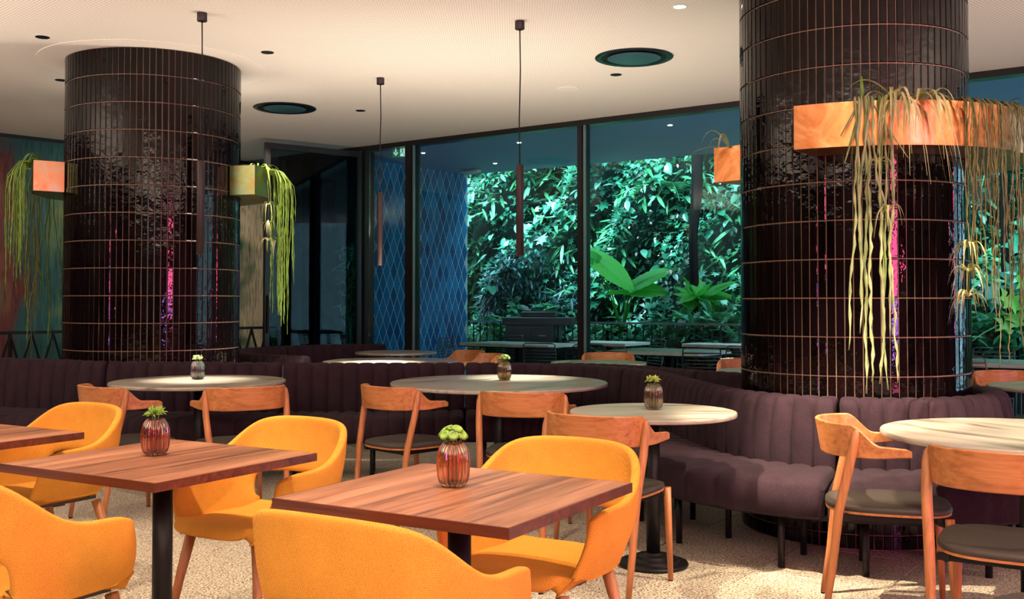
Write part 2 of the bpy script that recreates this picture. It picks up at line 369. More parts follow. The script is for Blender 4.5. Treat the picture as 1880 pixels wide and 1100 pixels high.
# ceiling with smooth margins round the columns
struct('ceiling', MB().prism(room, H, H+.2), m_ceil, 'cream plaster ceiling with a fine perforated pattern', 'ceiling')
for k, (c, r) in enumerate(((C1, R1), (C2, R2))):
    mb = MB(); n = 72
    rows = [[(c[0]+rr*math.cos(2*PI*i/n), c[1]+rr*math.sin(2*PI*i/n), z) for i in range(n)] for rr, z in ((r+.22, H), (r+.22, H-.004), (r+.004, H-.004), (r+.004, H))]
    mb.grid(rows, True); struct('trim_%d' % (k+1), mb, m_plain, ['smooth plaster ring on the ceiling around the left column', 'smooth plaster ring on the ceiling around the right column'][k], 'ceiling trim')
m_wall = simple('warm_wall', (.035, .022, .018), .8)
struct('wall_back', wallseg((-8.6, -5), (8, -5), 0, H, .2, -1), m_wall, 'dark warm wall behind the viewer', 'wall')
struct('wall_right', wallseg((8, -5), (8, Rend[1]), 0, H, .2, -1), m_wall, 'dark warm wall beyond the right edge', 'wall')
struct('wall_left', wallseg((-8.6, -5), Mp(-3.7), 0, H, .2, 1), m_wall, 'dark warm wall beyond the left edge', 'wall')
# mural wall
def m_mural_():
    m, nt, b = node_mat('feather_mural'); tc = N(nt, 'ShaderNodeTexCoord'); sp = N(nt, 'ShaderNodeSeparateXYZ'); nt.links.new(tc.outputs['Object'], sp.inputs[0])
    n = N(nt, 'ShaderNodeTexNoise', Scale=1.1, Detail=3.0); nt.links.new(tc.outputs['Object'], n.inputs['Vector'])
    a = N(nt, 'ShaderNodeMath', operation='MULTIPLY_ADD'); nt.links.new(n.outputs[0], a.inputs[0]); a.inputs[1].default_value = 1.6; nt.links.new(sp.outputs[0], a.inputs[2])
    fr = N(nt, 'ShaderNodeMath', operation='MULTIPLY'); fr.inputs[1].default_value = .17; nt.links.new(a.outputs[0], fr.inputs[0])
    ad = N(nt, 'ShaderNodeMath', operation='ADD'); ad.inputs[1].default_value = .11; nt.links.new(fr.outputs[0], ad.inputs[0])
    r = ramp(nt, ad.outputs[0], [(0, (.10, .045, .028)), (.14, (.012, .06, .06)), (.21, (.17, .10, .06)), (.26, (.12, .015, .018)), (.30, (.012, .07, .08)), (.37, (.02, .11, .12)), (.40, (.14, .22, .10)),
        (.44, (.22, .26, .14)), (.47, (.20, .11, .06)), (.55, (.02, .09, .07)), (.75, (.006, .26, .14)), (.80, (.012, .08, .05)), (.835, (.45, .42, .32)), (.865, (.40, .38, .30)), (.89, (.03, .12, .06)), (.95, (.02, .24, .14))])
    mp = N(nt, 'ShaderNodeMapping'); mp.inputs['Rotation'].default_value = (0, R(22), 0); mp.inputs['Scale'].default_value = (26, 1, 2.2); nt.links.new(tc.outputs['Object'], mp.inputs[0])
    n2 = N(nt, 'ShaderNodeTexNoise', Scale=1.0, Detail=4.0, Distortion=1.8); nt.links.new(mp.outputs[0], n2.inputs['Vector'])
    r2 = ramp(nt, n2.outputs[0], [(.35, (.28, .30, .30)), (.5, (.9, .9, .9)), (.7, (1.0, 1.0, 1.0))])
    mx = N(nt, 'ShaderNodeMix', data_type='RGBA'); mx.blend_type = 'MULTIPLY'; mx.inputs[0].default_value = .85
    nt.links.new(r.outputs[0], mx.inputs[6]); nt.links.new(r2.outputs[0], mx.inputs[7]); nt.links.new(mx.outputs[2], b.inputs['Base Color']); b.inputs['Roughness'].default_value = .6; return m
mw = struct('wall_mural', MB().box(-3.7, 4.7, 0, .2, -.12, H), m_mural_(), 'far left wall painted with red, teal, green and cream feather strokes', 'wall')
mw.location = (M0.x, M0.y, 0); mw.rotation_euler = (0, 0, math.atan2(DM.y, DM.x))
struct('wall_end', wallseg(Mp(4.6), (Lend[0]+.7, Lend[1]+1.9), -.12, H, .2, 1), m_wall, 'short dark wall closing the gap beside the mural', 'wall')
struct('wall_return', wallseg(Lend, (Lend[0]+.7, Lend[1]+1.9), -.12, H, .12, -1), m_frame, 'black return wall beside the glass door', 'wall')
tr = MB().bar((*Mp(-3.7, .01), H-.02), (*Mp(4.6, .01), H-.02), .02, .04); struct('trim_3', tr, m_frame, 'thin black strip on top of the mural wall', 'trim')  # black bar along the head of the mural wall
# window wall
head = MB(); head.bar((*Wp(-2.32, .07), H-.03), (*Wp(11.45, .07), H-.03), .14, .06)
struct('trim_4', head, m_frame, 'black head rail along the top of the window wall', 'window frame')
head = MB(); head.bar((*Wp(.06, .07), .02), (*Wp(11.45, .07), .02), .14, .05)
struct('trim_5', head, m_frame, 'black sill rail along the foot of the window wall', 'window frame')
mull = [-2.32, -.72, .03, 2.50, 4.95, 7.4, 9.85]
for k, t in enumerate(mull):
    wdt = .10 if k == 2 else .06; dp = .16
    o = struct('trim_%d' % (k+6), MB().box(-wdt/2, wdt/2, -.01, dp, 0, H-.06), m_frame,
        ['black jamb post where the window wall starts beside the mural', 'black post carrying the hinges of the open glass door', 'broad black post with a pale edge right of the narrow pane', 'black window post left of the elephant ear plant',
         'black window post behind the right column', 'black window post beyond the right column', 'black window post near the right wall'][k], 'window post')
    o.location = (*Wp(t), 0); o.rotation_euler = (0, 0, aw)
    if k >= 2:
        s_ = MB().box(wdt/2+.012, wdt/2+.03, .0, .03, 0, H-.06).build('edge_strip', m_alu, o)
wn = ['narrow pane between the glass door and the broad post', 'large pane in front of the blue tiled wall and leafy wall', 'large pane in front of the elephant ear plant', 'window pane behind the right column', 'window pane at the right edge beside the right column', 'last window pane towards the right wall']
segs = [(-.69, -.02), (.08, 2.47), (2.53, 4.92), (4.98, 7.37), (7.43, 9.82), (9.88, 11.45)]
for k, (a, b) in enumerate(segs):
    o = struct('window_%d' % (k+1), MB().box(a, b, .06, .07, .045, H-.06), m_pane, wn[k], 'window'); o.location = (W0.x, W0.y, 0); o.rotation_euler = (0, 0, aw)
# glass door leaf, open inwards
hd, fe = Vector(Wp(-.76, -.02)), Vector((-2.94, 12.27)); dd = fe-hd; L = dd.length
door = MB()
door.box(0, .06, -.03, .03, .01, 3.17).box(L-.06, L, -.03, .03, .01, 3.17).box(.06, L-.06, -.03, .03, 3.10, 3.17).box(.06, L-.06, -.03, .03, .01, .10)
door = struct('door_1', door, m_frame, 'tall black framed glass door standing open beside the left column', 'door')
door.location = (hd.x, hd.y, 0); door.rotation_euler = (0, 0, math.atan2(dd.y, dd.x))
MB().box(.06, L-.06, -.006, .006, .10, 3.10).build('pane', m_doorglass, door)
MB().tube([(L-.03, .05, .9), (L-.03, .05, 1.35)], .012, 8).box(L-.035, L-.025, .02, .05, .93, .95).box(L-.035, L-.025, .02, .05, 1.3, 1.32).build('door_handle', m_black, door)
# outside: patio ground, soffit, walls
E0 = (-.69, 16.0); E1 = (2.35, 13.93); ed = (Vector(E1)-Vector(E0)).normalized()
Ea = Vector(E0)-ed*5.5; Eb = Vector(E0)+ed*13
struct('ceiling_soffit', MB().prism([Wp(-6.5, .03), Wp(13, .03), Eb, Ea], H-.002, H+.25), simple('soffit_grey', (.14, .27, .50), .6), 'blue-grey soffit over the patio outside the glass', 'soffit')
GW0 = Vector((-2.2, 19.4)); GD = Vector((.826, -.563)).normalized(); GN = Vector((-GD.y, GD.x))*-1   # leafy wall line; GN points to the camera
def Gp(t, n=0, z=0): p = GW0+GD*t+GN*n; return Vector((p.x, p.y, z))
struct('ground_patio', MB().prism([Wp(-7, .15), Wp(14, .15), (Vector(Wp(14))+NW*16), (Vector(Wp(-7))+NW*16)], -.2, -.02), simple('patio_stone', (.06, .07, .075), .6, var=.2), 'dark grey patio paving outside the windows', 'ground')
# blue tiled wall
BA, BB = Vector((-2.06, 14.12)), Vector((-.69, 16.0)); bd = (BB-BA).normalized(); BL = (BB-BA).length; BLs = BL
bw = MB().box(-.02, BL, 0, .25, -.02, H-.004); bw = struct('wall_blue', bw, m_bgrout, 'deep blue patio wall clad in tall diamond shaped tiles', 'wall')
bw.location = (BA.x, BA.y, 0); bw.rotation_euler = (0, 0, math.atan2(bd.y, bd.x))
dwid, dhei = BL/16, .34
dm = MB(); gx, gz = dwid/2-.008, dhei/2-.018
dm.add([(-gx, 0, 0), (0, 0, -gz), (gx, 0, 0), (0, 0, gz), (-gx*.9, -.008, 0), (0, -.008, -gz*.9), (gx*.9, -.008, 0), (0, -.008, gz*.9)], [(4, 5, 6, 7), (0, 1, 5, 4), (1, 2, 6, 5), (2, 3, 7, 6), (3, 0, 4, 7)])
dmm = dm.mesh('diamond_tile', m_blue)
z = 0.0; row = 0
while z < H+.10:
    for i in range(16 if row % 2 == 0 else 15):
        link('tile', dmm, bw, (dwid*(i+.5+(.5 if row % 2 else 0)), 0, z), (random.uniform(-.012, .012), 0, random.uniform(-.02, .02)))
    z += dhei/2; row += 1
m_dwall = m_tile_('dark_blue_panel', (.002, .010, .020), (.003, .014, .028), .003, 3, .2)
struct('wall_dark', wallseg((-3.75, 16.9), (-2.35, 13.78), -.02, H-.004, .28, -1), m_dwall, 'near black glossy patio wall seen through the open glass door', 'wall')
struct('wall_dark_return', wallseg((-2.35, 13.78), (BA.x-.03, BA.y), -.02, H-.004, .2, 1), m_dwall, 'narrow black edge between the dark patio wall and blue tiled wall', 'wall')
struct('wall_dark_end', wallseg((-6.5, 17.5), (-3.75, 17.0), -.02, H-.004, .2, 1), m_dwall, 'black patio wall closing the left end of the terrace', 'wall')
# ================================================================== COLUMNS
def column(c, r, th, l0, nx, label):
    col = thing('tiled_column', label, 'column', (c[0], c[1], 0)); col['kind'] = 'thing'
    n = 96; core = MB(); core.grid([[((r-.0035)*math.cos(2*PI*i/n), (r-.0035)*math.sin(2*PI*i/n), z) for i in range(n)] for z in (.0, H-.004)], True); core.build('core', m_grout, col, True)
    w = 2*PI*r/nx; b = .007
    def tmesh(h):
        a, q = w/2-.0026, h/2-.0028; i = .0035
        vs = [(-a, 0, -q), (a, 0, -q), (a, 0, q), (-a, 0, q), (-a, -b*.6, -q), (a, -b*.6, -q), (a, -b*.6, q), (-a, -b*.6, q), (-a+i, -b, -q+i), (a-i, -b, -q+i), (a-i, -b, q-i), (-a+i, -b, q-i)]
        fs = [(8, 9, 10, 11)]+[(k, (k+1) % 4, (k+1) % 4+4, k+4) for k in range(4)]+[(k+4, (k+1) % 4+4, (k+1) % 4+8, k+8) for k in range(4)]
        return MB().add(vs, fs)
    zs = []; z = l0
    while z-th > -.02: z -= th
    if z > .03: zs.append((0, z))
    while z < H-.02: zs.append((z, min(z+th, H-.005))); z += th
    items = []
    for z0, z1 in zs:
        for k in range(nx):
            a = 2*PI*(k+.5)/nx; n_ = Vector((math.cos(a), math.sin(a)))
            p = Vector(c)+n_*r; q = proj((p.x, p.y, (z0+z1)/2)); facing = -(n_.dot(p.normalized()))
            key = 9 if (q is None or not (-10 < q[0] < 1890 and -40 < q[1] < 1000) or facing < -.02) else 1-facing
            if 740 < q[1] < 930: key += 2
            items.append((key, a, z0, z1))
    items.sort(key=lambda t: t[0]); stuff = MB(); cache = {}
    for i, (key, a, z0, z1) in enumerate(items):
        h = round(z1-z0, 4); loc = ((r-.004)*math.cos(a), (r-.004)*math.sin(a), (z0+z1)/2); rz = a+PI/2
        rot = (random.gauss(0, .006), random.gauss(0, .0018), rz+random.gauss(0, .013))
        if i < 300:
            if h not in cache: cache[h] = tmesh(h).mesh('tile', m_tile)
            link('tile', cache[h], col, loc, rot)
        else:
            mt = Matrix.Translation(loc) @ Matrix.Rotation(rot[2], 4, 'Z') @ Matrix.Rotation(rot[0], 4, 'X'); t = tmesh(h)
            stuff.add([mt @ Vector(v) for v in t.v], t.f)
    stuff.build('tile', m_tile, col, kind='stuff')
    return col
column(C1, R1, T1h, L1, 92, 'left round column clad in glossy black vertical tiles')
column(C2, R2, T2h, L2, 87, 'right round column clad in glossy black vertical tiles, rising from the curved bench')
# ================================================================== BANQUETTES
def resample(pts, step):
    pts = [Vector(p) for p in pts]; d = [0]
    for a, b in zip(pts, pts[1:]): d.append(d[-1]+(b-a).length)
    n = max(2, round(d[-1]/step)); out = []; j = 0
    for i in range(n+1):
        t = d[-1]*i/n
        while j < len(pts)-2 and d[j+1] < t: j += 1
        out.append(pts[j].lerp(pts[j+1], (t-d[j])/max(1e-9, d[j+1]-d[j])))
    return out
def smoothpath(ctrl, step):
    p = resample(ctrl, .04)
    for _ in range(40): p = [p[0]]+[(p[i-1]+p[i]*2+p[i+1])/4 for i in range(1, len(p)-1)]+[p[-1]]
    return resample(p, step)
def arc(c, r, a0, a1, n=24): return [(c[0]+r*math.cos(R(a0+(a1-a0)*i/n)), c[1]+r*math.sin(R(a0+(a1-a0)*i/n))) for i in range(n+1)]
def banquette(label, ctrl, hfun, cuts, legs=True, sd=.50, rib=.115, sub=10, bt=.17):
    root = thing('curved_bench', label, 'bench')
    P = smoothpath(ctrl, rib/sub); n = len(P)
    T = [(P[min(i+1, n-1)]-P[max(i-1, 0)]).normalized() for i in range(n)]; Nn = [Vector((t.y, -t.x)) for t in T]
    def section(i0, i1, prof, name, dip):
        rows = []; L = i1-i0
        for i in range(i0, i1+1):
            e = min(i-i0, i1-i)
            shrink = [.035, .012, .003][e] if e < 3 else 0
            k = abs(((i-i0) % sub)-0)/sub; k = min(k, 1-k)*2; q = 1-(1-k)**4; dd = -dip*(1-q)-.003*(1-k)**1.5
            h = hfun(i/(n-1)); row = []
            pp = P[i]+T[i]*(.012 if i == i0 else (-.012 if i == i1 else 0))*.6
            for (a, z, na, nz) in prof(h):
                row.append((pp.x+Nn[i].x*(a+na*(dd-shrink)), pp.y+Nn[i].y*(a+na*(dd-shrink)), z+nz*(dd-shrink)))
            rows.append(row)
        mb = MB(); mb.grid(rows, True); m = len(rows[0]); k = len(mb.v)
        mb.f += [tuple(range(m)), tuple(range(k-1, k-m-1, -1))]; mb.mi += [0, 0]
        return sharp(mb.build(name, m_plum, root), 50)
    def back(h):
        r = .05; b = -bt; pr = []
        pr += [(0, .40, 1, 0), (.012, .50, 1, 0), (.004, .62, 1, 0), (-.008, h-.10, 1, 0), (-.018, h-.045, 1, .3), (-.035, h-.014, .6, .8), (-.06, h, 0, .6), (b+.04, h+.002, 0, .4), (b+.012, h-.012, -.3, .3), (b, h-.05, -.6, 0), (b, .40, -.3, 0)]
        return pr[::-1]
    def seat(h):
        z1 = .452; pr = [(-.02, z1-.02, 0, 1), (.02, z1, 0, 1), (sd*.5, z1+.008, 0, 1), (sd-.07, z1, 0, 1), (sd-.03, z1-.01, .4, .9), (sd-.006, z1-.035, 1, .3), (sd+.004, z1-.09, 1, 0), (sd-.004, .29, 1, 0), (sd-.03, .272, .3, -.3), (-.02, .272, 0, 0)]
        return pr
    ids = [0]+[max(sub*2, min(n-1-sub*2, round(c*(n-1)/sub)*sub)) for c in cuts]+[n-1]
    for a, b in zip(ids, ids[1:]):
        section(a, b, back, 'back_cushion', .017); section(a, b, seat, 'seat_cushion', .010)
        # timber carcass under and between the cushions
        fr = MB(); rows = []
        for i in range(a, b+1, 2):
            p = P[i]; q = Nn[i]; rows.append([(p.x+q.x*s_, p.y+q.y*s_, z_) for s_, z_ in ((-bt*.8, .262), (sd-.06, .262), (sd-.06, .285), (-.03, .285), (-.03, .46), (-bt*.8, .46))])
        fr.grid(rows, True); m = 6; k = len(fr.v); fr.f += [tuple(range(m)), tuple(range(k-1, k-m-1, -1))]; fr.mi += [0, 0]
        fr.build('carcass', m_black, root)
        for s_ in (a+(b-a)*.12, a+(b-a)*.5, a+(b-a)*.88):
            i = int(s_)
            for off in (.02, sd-.17):
                p = P[i]+Nn[i]*off; MB().tube([(p.x, p.y, 0), (p.x, p.y, .263)], .017, 10).build('leg', m_black, root, True)
    return root
T2c = (-.086, 6.85)
ctrl = [(-5.6, 8.75), (-4.7, 8.42), (-4.0, 8.14), (-3.2, 7.88), (-2.2, 7.76), (-1.2, 7.80), (-.6, 7.88)]+arc(T2c, 1.05, 96, 8, 20)+arc(C2, .85, 184, 392, 50)
banquette('long plum bench winding from the left column to the right column', ctrl, lambda s: .835-.035*min(1, s/.45)-.015*max(0, min(1, (s-.5)/.15)), (.12, .235, .36, .475, .585, .70, .815, .90))
banquette('plum nook bench curling round the far back tables by the glass door', arc((-1.35, 10.3), 1.25, 252, 92, 40), lambda s: .80, (.33, .66), rib=.11)
banquette('plum bench facing the windows behind the right column', [(2.75, 6.95), (2.2, 6.88), (1.85, 6.98), (1.5, 7.25), (1.22, 7.7), (.95, 8.1), (.4, 8.35)], lambda s: .785, (.5,), rib=.10)
# ================================================================== TABLES
def square_table(c, label):
    ux, uy = math.cos(-.53), math.sin(-.53)
    t = thing('square_table', label, 'table', (c[0], c[1], 0), -.53, 'square walnut tables')
    sharp(MB().cbox(-.364, .364, -.347, .347, .7125, .74, .0005).build('tabletop', m_walnut, t), 30)
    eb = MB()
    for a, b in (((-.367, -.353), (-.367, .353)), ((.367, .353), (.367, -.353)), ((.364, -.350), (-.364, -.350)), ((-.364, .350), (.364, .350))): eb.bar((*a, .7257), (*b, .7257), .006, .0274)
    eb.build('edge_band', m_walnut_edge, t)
    MB().cbox(-.12, .12, -.12, .12, .700, .712, .002).build('mounting_plate', m_black, t)
    MB().tube([(0, 0, .03), (0, 0, .700)], .033, 24).build('pole', m_black, t, True)
    sharp(MB().lathe([(.001, 0), (.21, 0), (.215, .006), (.21, .014), (.15, .018), (.145, .026), (.09, .030), (.06, .036), (.001, .036)], 48).build('base', m_black, t))
    return t
square_table((-.147, 2.913), 'walnut square table front centre, under the amber ribbed vase')
square_table((-1.178, 3.511), 'walnut square table under the rose coloured vase, with the yellow chairs either side')
square_table((-2.23, 4.09), 'walnut square table cut off by the left edge, with no vase on it')
def round_table(c, r, label, rz=0):
    t = thing('round_table', label, 'table', (c[0], c[1], 0), rz, 'round stone topped tables')
    sharp(MB().lathe([(r-.012, .716), (r-.002, .720), (r, .727), (r, .735), (r-.003, .740)], 96).build('tabletop', m_marble, t), 50)
    MB().lathe([(.16, .708), (.16, .716)], 32).build('mounting_plate', m_black, t)
    MB().tube([(0, 0, .05), (0, 0, .708)], .033, 24).build('pole', m_black, t, True)
    sharp(MB().lathe([(.001, 0), (.165, 0), (.168, .012), (.165, .018), (.125, .022), (.122, .034), (.085, .038), (.082, .050), (.05, .054), (.04, .062), (.001, .062)], 56).build('base', m_black, t), 30)
    return t
round_table((-2.1, 6.956), .571, 'round stone table before the left column, with the clear vase', .3)
round_table(T2c, .715, 'large round stone table in the middle, with the golden vase', .8)
round_table((.681, 5.024), .401, 'small round stone table against the curved bench, with the smoky vase', .1)
round_table((2.07, 4.17), .56, 'round stone table at the right edge, brightly lit, with no vase', 2.0)
round_table((-1.09, 9.3), .6, 'round stone table in a bright pool of light behind the long bench', .5)
round_table((-1.23, 11.0), .43, 'farthest small round stone table, in the dark nook bench', .9)
round_table((.76, 9.1), .42, 'dim round stone table by the window, before the elephant ear plant', 1.4)
round_table((1.98, 7.98), .40, 'round stone table mostly hidden behind the left side of the right column', 0)
round_table((3.43, 6.5), .42, 'small round stone table right of the right column, at the window', .6)
# ================================================================== WOODEN CHAIRS
def lerp_tab(tab, x):
    for (a, va), (b, vb) in zip(tab, tab[1:]):
        if x <= b: k = (x-a)/(b-a); k = k*k*(3-2*k); return va+(vb-va)*k
    return tab[-1][1]
def make_wood_chair(label):
    t = thing('wooden_chair', label, 'chair', group='beech chairs with dark leather seats')
    # backrest: curved band ending in two short arms
    half = [(0, -.262), (.06, -.258), (.12, -.243), (.165, -.218), (.20, -.18), (.222, -.135), (.236, -.08), (.246, -.02), (.254, .03), (.258, .065)]
    pts = resample([(-x, y) for x, y in half[::-1]]+half[1:], .011); n = len(pts); tot = (n-1)*.011
    rows = []
    for i, p in enumerate(pts):
        s_ = abs(i/(n-1)-.5)*2
        top = lerp_tab([(0, .787), (.52, .783), (.77, .702), (.96, .698), (1, .688)], s_)
        bot = lerp_tab([(0, .652), (.7, .653), (1, .664)], s_); th = .009 if s_ < .55 else .009+.003*min(1, (s_-.55)*4)
        if s_ > .985: th *= .5
        d = (pts[min(i+1, n-1)]-pts[max(i-1, 0)]).normalized(); q = Vector((d.y, -d.x)); lean = .022*(1-min(1, s_/.75)); row = []
        for a, z in ((-1, bot+.004), (-.6, bot), (.6, bot), (1, bot+.004), (1, (bot+top)/2), (1, top-.004), (.6, top), (-.6, top), (-1, top-.004), (-1, (bot+top)/2)):
            l = lean*(z-.652)/.13; row.append((p.x+q.x*(a*th+l), p.y+q.y*(a*th+l), z))
        rows.append(row)
    mb = MB(); mb.grid(rows, True); k = len(mb.v); mb.f += [tuple(range(10))[::-1], tuple(range(k-10, k))]; mb.mi += [0, 0]
    sharp(mb.build('backrest', m_ash, t), 35)
    for s_ in (-1, 1):
        MB().tube([(s_*.205, -.262, .006), (s_*.212, -.232, .2), (s_*.222, -.205, .44), (s_*.236, -.165, .62), (s_*.238, -.145, .72), (s_*.236, -.138, .755), (s_*.235, -.135, .768)], [.0125, .0155, .0185, .0185, .0175, .0125, .004], 14).build('leg', m_leg, t, True)
        MB().tube([(s_*.205, .222, .006), (s_*.200, .212, .25), (s_*.196, .205, .425)], [.012, .0155, .018], 14).build('leg', m_leg, t, True)
    for x, y in ((.205, -.262), (-.205, -.262), (.205, .222), (-.205, .222)): MB().lathe([(.011, 0), (.011, .007)], 10, (x, y)).build('glide', m_black, t)
    def plan(k, sc=1.0):
        out = []
        for i in range(44):
            a = 2*PI*i/44; c, s2 = math.cos(a), math.sin(a); e = .62
            x = math.copysign(abs(c)**e, c); y = math.copysign(abs(s2)**e, s2); wd = .212+.018*(y+1)/2
            out.append((x*wd*sc, y*.235*sc-.008+(-.012*(1-x*x) if y < 0 else .006*(1-x*x))))
        return out
    pad = MB(); rows = []
    for sc, z in ((.985, .436), (1.0, .442), (1.0, .450), (.985, .457), (.93, .461), (.7, .457), (.35, .453)): rows.append([(x, y, z-.004*(y > .15)) for x, y in plan(0, sc)])
    pad.grid(rows, True); pad.add([(0, 0, .452)], []); c0 = len(pad.v)-1; b0 = c0-44
    for i in range(44): pad.f.append((b0+i, b0+(i+1) % 44, c0)); pad.mi.append(0)
    pad.build('seat', m_leather, t, True)
    MB().prism(plan(0, .99), .427, .436).build('seat_shell', m_ash, t)
    fr = MB(); fr.bar((-.19, .17, .412), (.19, .17, .412), .02, .024).bar((-.20, -.18, .412), (.20, -.18, .412), .02, .024).bar((-.17, -.2, .412), (-.17, .19, .412), .02, .024).bar((.17, -.2, .412), (.17, .19, .412), .02, .024)
    fr.bar((-.19, .205, .40), (-.17, .17, .41), .012, .03).bar((.19, .205, .40), (.17, .17, .41), .012, .03)
    fr.build('seat_frame', m_black, t)
    return t
wc = [((-2.26, 6.15), 46, 'beech chair partly behind the yellow chair, left of the clear vase'),
      ((-1.61, 6.11), 122, 'beech chair tucked in at the round table right of the clear vase'),
      ((-.60, 6.14), 45, 'beech chair angled at the left side of the large middle table'),
      ((.085, 5.78), 78, 'beech chair with its back to the viewer at the large middle table'),
      ((.433, 4.65), 60, 'beech chair behind the nearer yellow armchair, at the small table with smoky vase'),
      ((1.55, 4.27), -16, 'beech chair seen side on, left of the brightly lit round table'),
      ((1.70, 3.56), 58, 'beech chair seen from behind before the brightly lit round table, with wide backrest'),
      ((1.50, 2.68), 172, 'chair seat just showing at the bottom right corner'),
      ((-.36, 9.62), 200, 'beech backrest showing above the bench right of the bright back table'),
      ((-.56, 10.24), 215, 'orange backrest just left of another, beside the bright back table'),
      ((.90, 9.72), -96, 'wooden chair back behind the dim table by the window post'),
      ((1.98, 8.62), -92, 'wooden chair sliver beside the left edge of the right column, by the window'),
      ((3.45, 7.08), -90, 'wooden chair back behind the small table at the right edge')]
w0 = make_wood_chair(wc[0][2]); w0.location = (*wc[0][0], 0); w0.rotation_euler = (0, 0, R(wc[0][1]-90))
for p, a, l in wc[1:]: dup(w0, (*p, 0), R(a-90), l)
# ================================================================== YELLOW ARMCHAIRS
def make_yellow(label):
    t = thing('yellow_armchair', label, 'armchair', group='yellow upholstered armchairs')
    top = [(-.262, .165), (-.283, .10), (-.290, .0), (-.288, -.09), (-.272, -.17), (-.235, -.232), (-.17, -.265), (-.09, -.278), (0, -.282)]
    bot = [(-.205, .205), (-.222, .12), (-.228, .02), (-.224, -.06), (-.210, -.12), (-.185, -.165), (-.14, -.19), (-.07, -.205), (0, -.21)]
    tz = [.625, .652, .650, .668, .735, .785, .800, .805, .806]
    TS = [0, .12, .25, .40, .6, .8, .93, 1]
    nst = len(top); st = []
    for i in range(2*nst-1):
        m = i if i < nst else 2*nst-2-i; sg = 1 if i < nst else -1
        col = []
        for t_ in TS:
            x = bot[m][0]*(1-t_)+top[m][0]*t_; y = bot[m][1]*(1-t_)+top[m][1]*t_; z = .430*(1-t_)+tz[m]*t_
            bul = .022*math.sin(PI*t_); d = Vector((x, y-.02)); d.normalize(); x += d.x*bul; y += d.y*bul
            if m == 0: y -= .02*(1-t_)*t_*4*.4
            col.append((sg*x, y, z))
        st.append(col)
    mb = MB(); NT = len(TS); vs = [p for c in st for p in c]; fs = []; K = 5       # the opening spans stations K .. 2nst-2-K
    n = len(st)
    for i in range(n-1):
        for j in range(NT-1):
            if K <= i < n-1-K and j < 3: continue
            fs.append((i*NT+j, i*NT+j+1, (i+1)*NT+j+1, (i+1)*NT+j))
    k0 = len(vs); NX = 9; prev = None; grid = []
    rowsrc = list(range(0, K+1))
    def mk(row):
        ids = []
        for q in row: ids.append(len(vs)) or vs.append(q)
        return ids
    # front lip rows
    lip = []
    for yy, zz, wx in ((.262, .420, .168), (.264, .434, .182), (.243, .449, .199)):
        lip.append(mk([(-wx+2*wx*k/(NX-1), yy-.03*abs(-1+2*k/(NX-1))**3, zz+.004*abs(-1+2*k/(NX-1))**2) for k in range(NX)]))
    grid += lip
    for i in rowsrc:
        a = Vector(st[i][0]); b = Vector(st[n-1-i][0]); row = [i*NT]
        for k in range(1, NX-1):
            u = k/(NX-1); q = a.lerp(b, u); dome = math.sin(PI*u); row.append(len(vs)); vs.append((q.x, q.y-.022*dome*(i == K)-.008*dome*(i == K-1), .452-.012*(1-dome)+.004*(i == K)*0 if 1 else 0))
        row.append((n-1-i)*NT); grid.append(row)
    # rear curl of the seat
    a = Vector(st[K][0]); b = Vector(st[n-1-K][0]); row = [K*NT+1]
    for k in range(1, NX-1):
        u = k/(NX-1); q = a.lerp(b, u); dome = math.sin(PI*u); row.append(len(vs)); vs.append((q.x, q.y-.030*dome-.004, .462+.018*(1-dome)))
    row.append((n-1-K)*NT+1); grid.append(row)
    for r0, r1 in zip(grid, grid[1:]):
        for k in range(NX-1): fs.append((r0[k], r0[k+1], r1[k+1], r1[k]))
    mb.add(vs, fs); o = mb.build('shell', m_yellow, t, True)
    sol = o.modifiers.new('thick', 'SOLIDIFY'); sol.thickness = .030; sol.offset = 0; sol.use_even_offset = True
    sb = o.modifiers.new('round', 'SUBSURF'); sb.levels = 2; sb.render_levels = 2
    fr = MB()
    for s_ in (-1, 1):
        fr.bar((s_*.160, .16, .411), (s_*.160, -.15, .411), .04, .012)
    fr.bar((-.172, .02, .404), (.172, .02, .404), .05, .014)
    sharp(fr.build('underframe', simple('chair_bracket', (.05, .04, .036), .5), t))
    for sx in (-1, 1):
        for sy, yt, yb in ((1, .165, .225), (-1, -.155, -.235)):
            g = MB().tube([(sx*.238, yb, .004), (sx*.205, (yb+yt)/2, .22), (sx*.175, yt, .395)], [.0125, .017, .0205], 16).build('leg', m_leg, t, True)
            MB().lathe([(.0115, 0), (.0115, .006)], 12, (sx*.238, yb)).build('glide', m_black, g)
    return t
yc = [((-.275, 2.50), 60, 'yellow armchair in front, back to the viewer, at the amber vase table'),
      ((-1.43, 3.06), 60, 'yellow armchair cut by the left edge, seen from behind its right arm'),
      ((.08, 3.32), 240, 'yellow armchair facing the viewer at the amber vase table, before the small round table'),
      ((-.97, 3.96), 238, 'yellow armchair facing the viewer at the corner of the rose vase table'),
      ((-2.06, 4.54), 238, 'yellow armchair farthest left, facing the vaseless walnut table')]
y0 = make_yellow(yc[0][2]); y0.location = (*yc[0][0], 0); y0.rotation_euler = (0, 0, R(yc[0][1]-90))
for p, a, l in yc[1:]: dup(y0, (*p, 0), R(a-90), l)
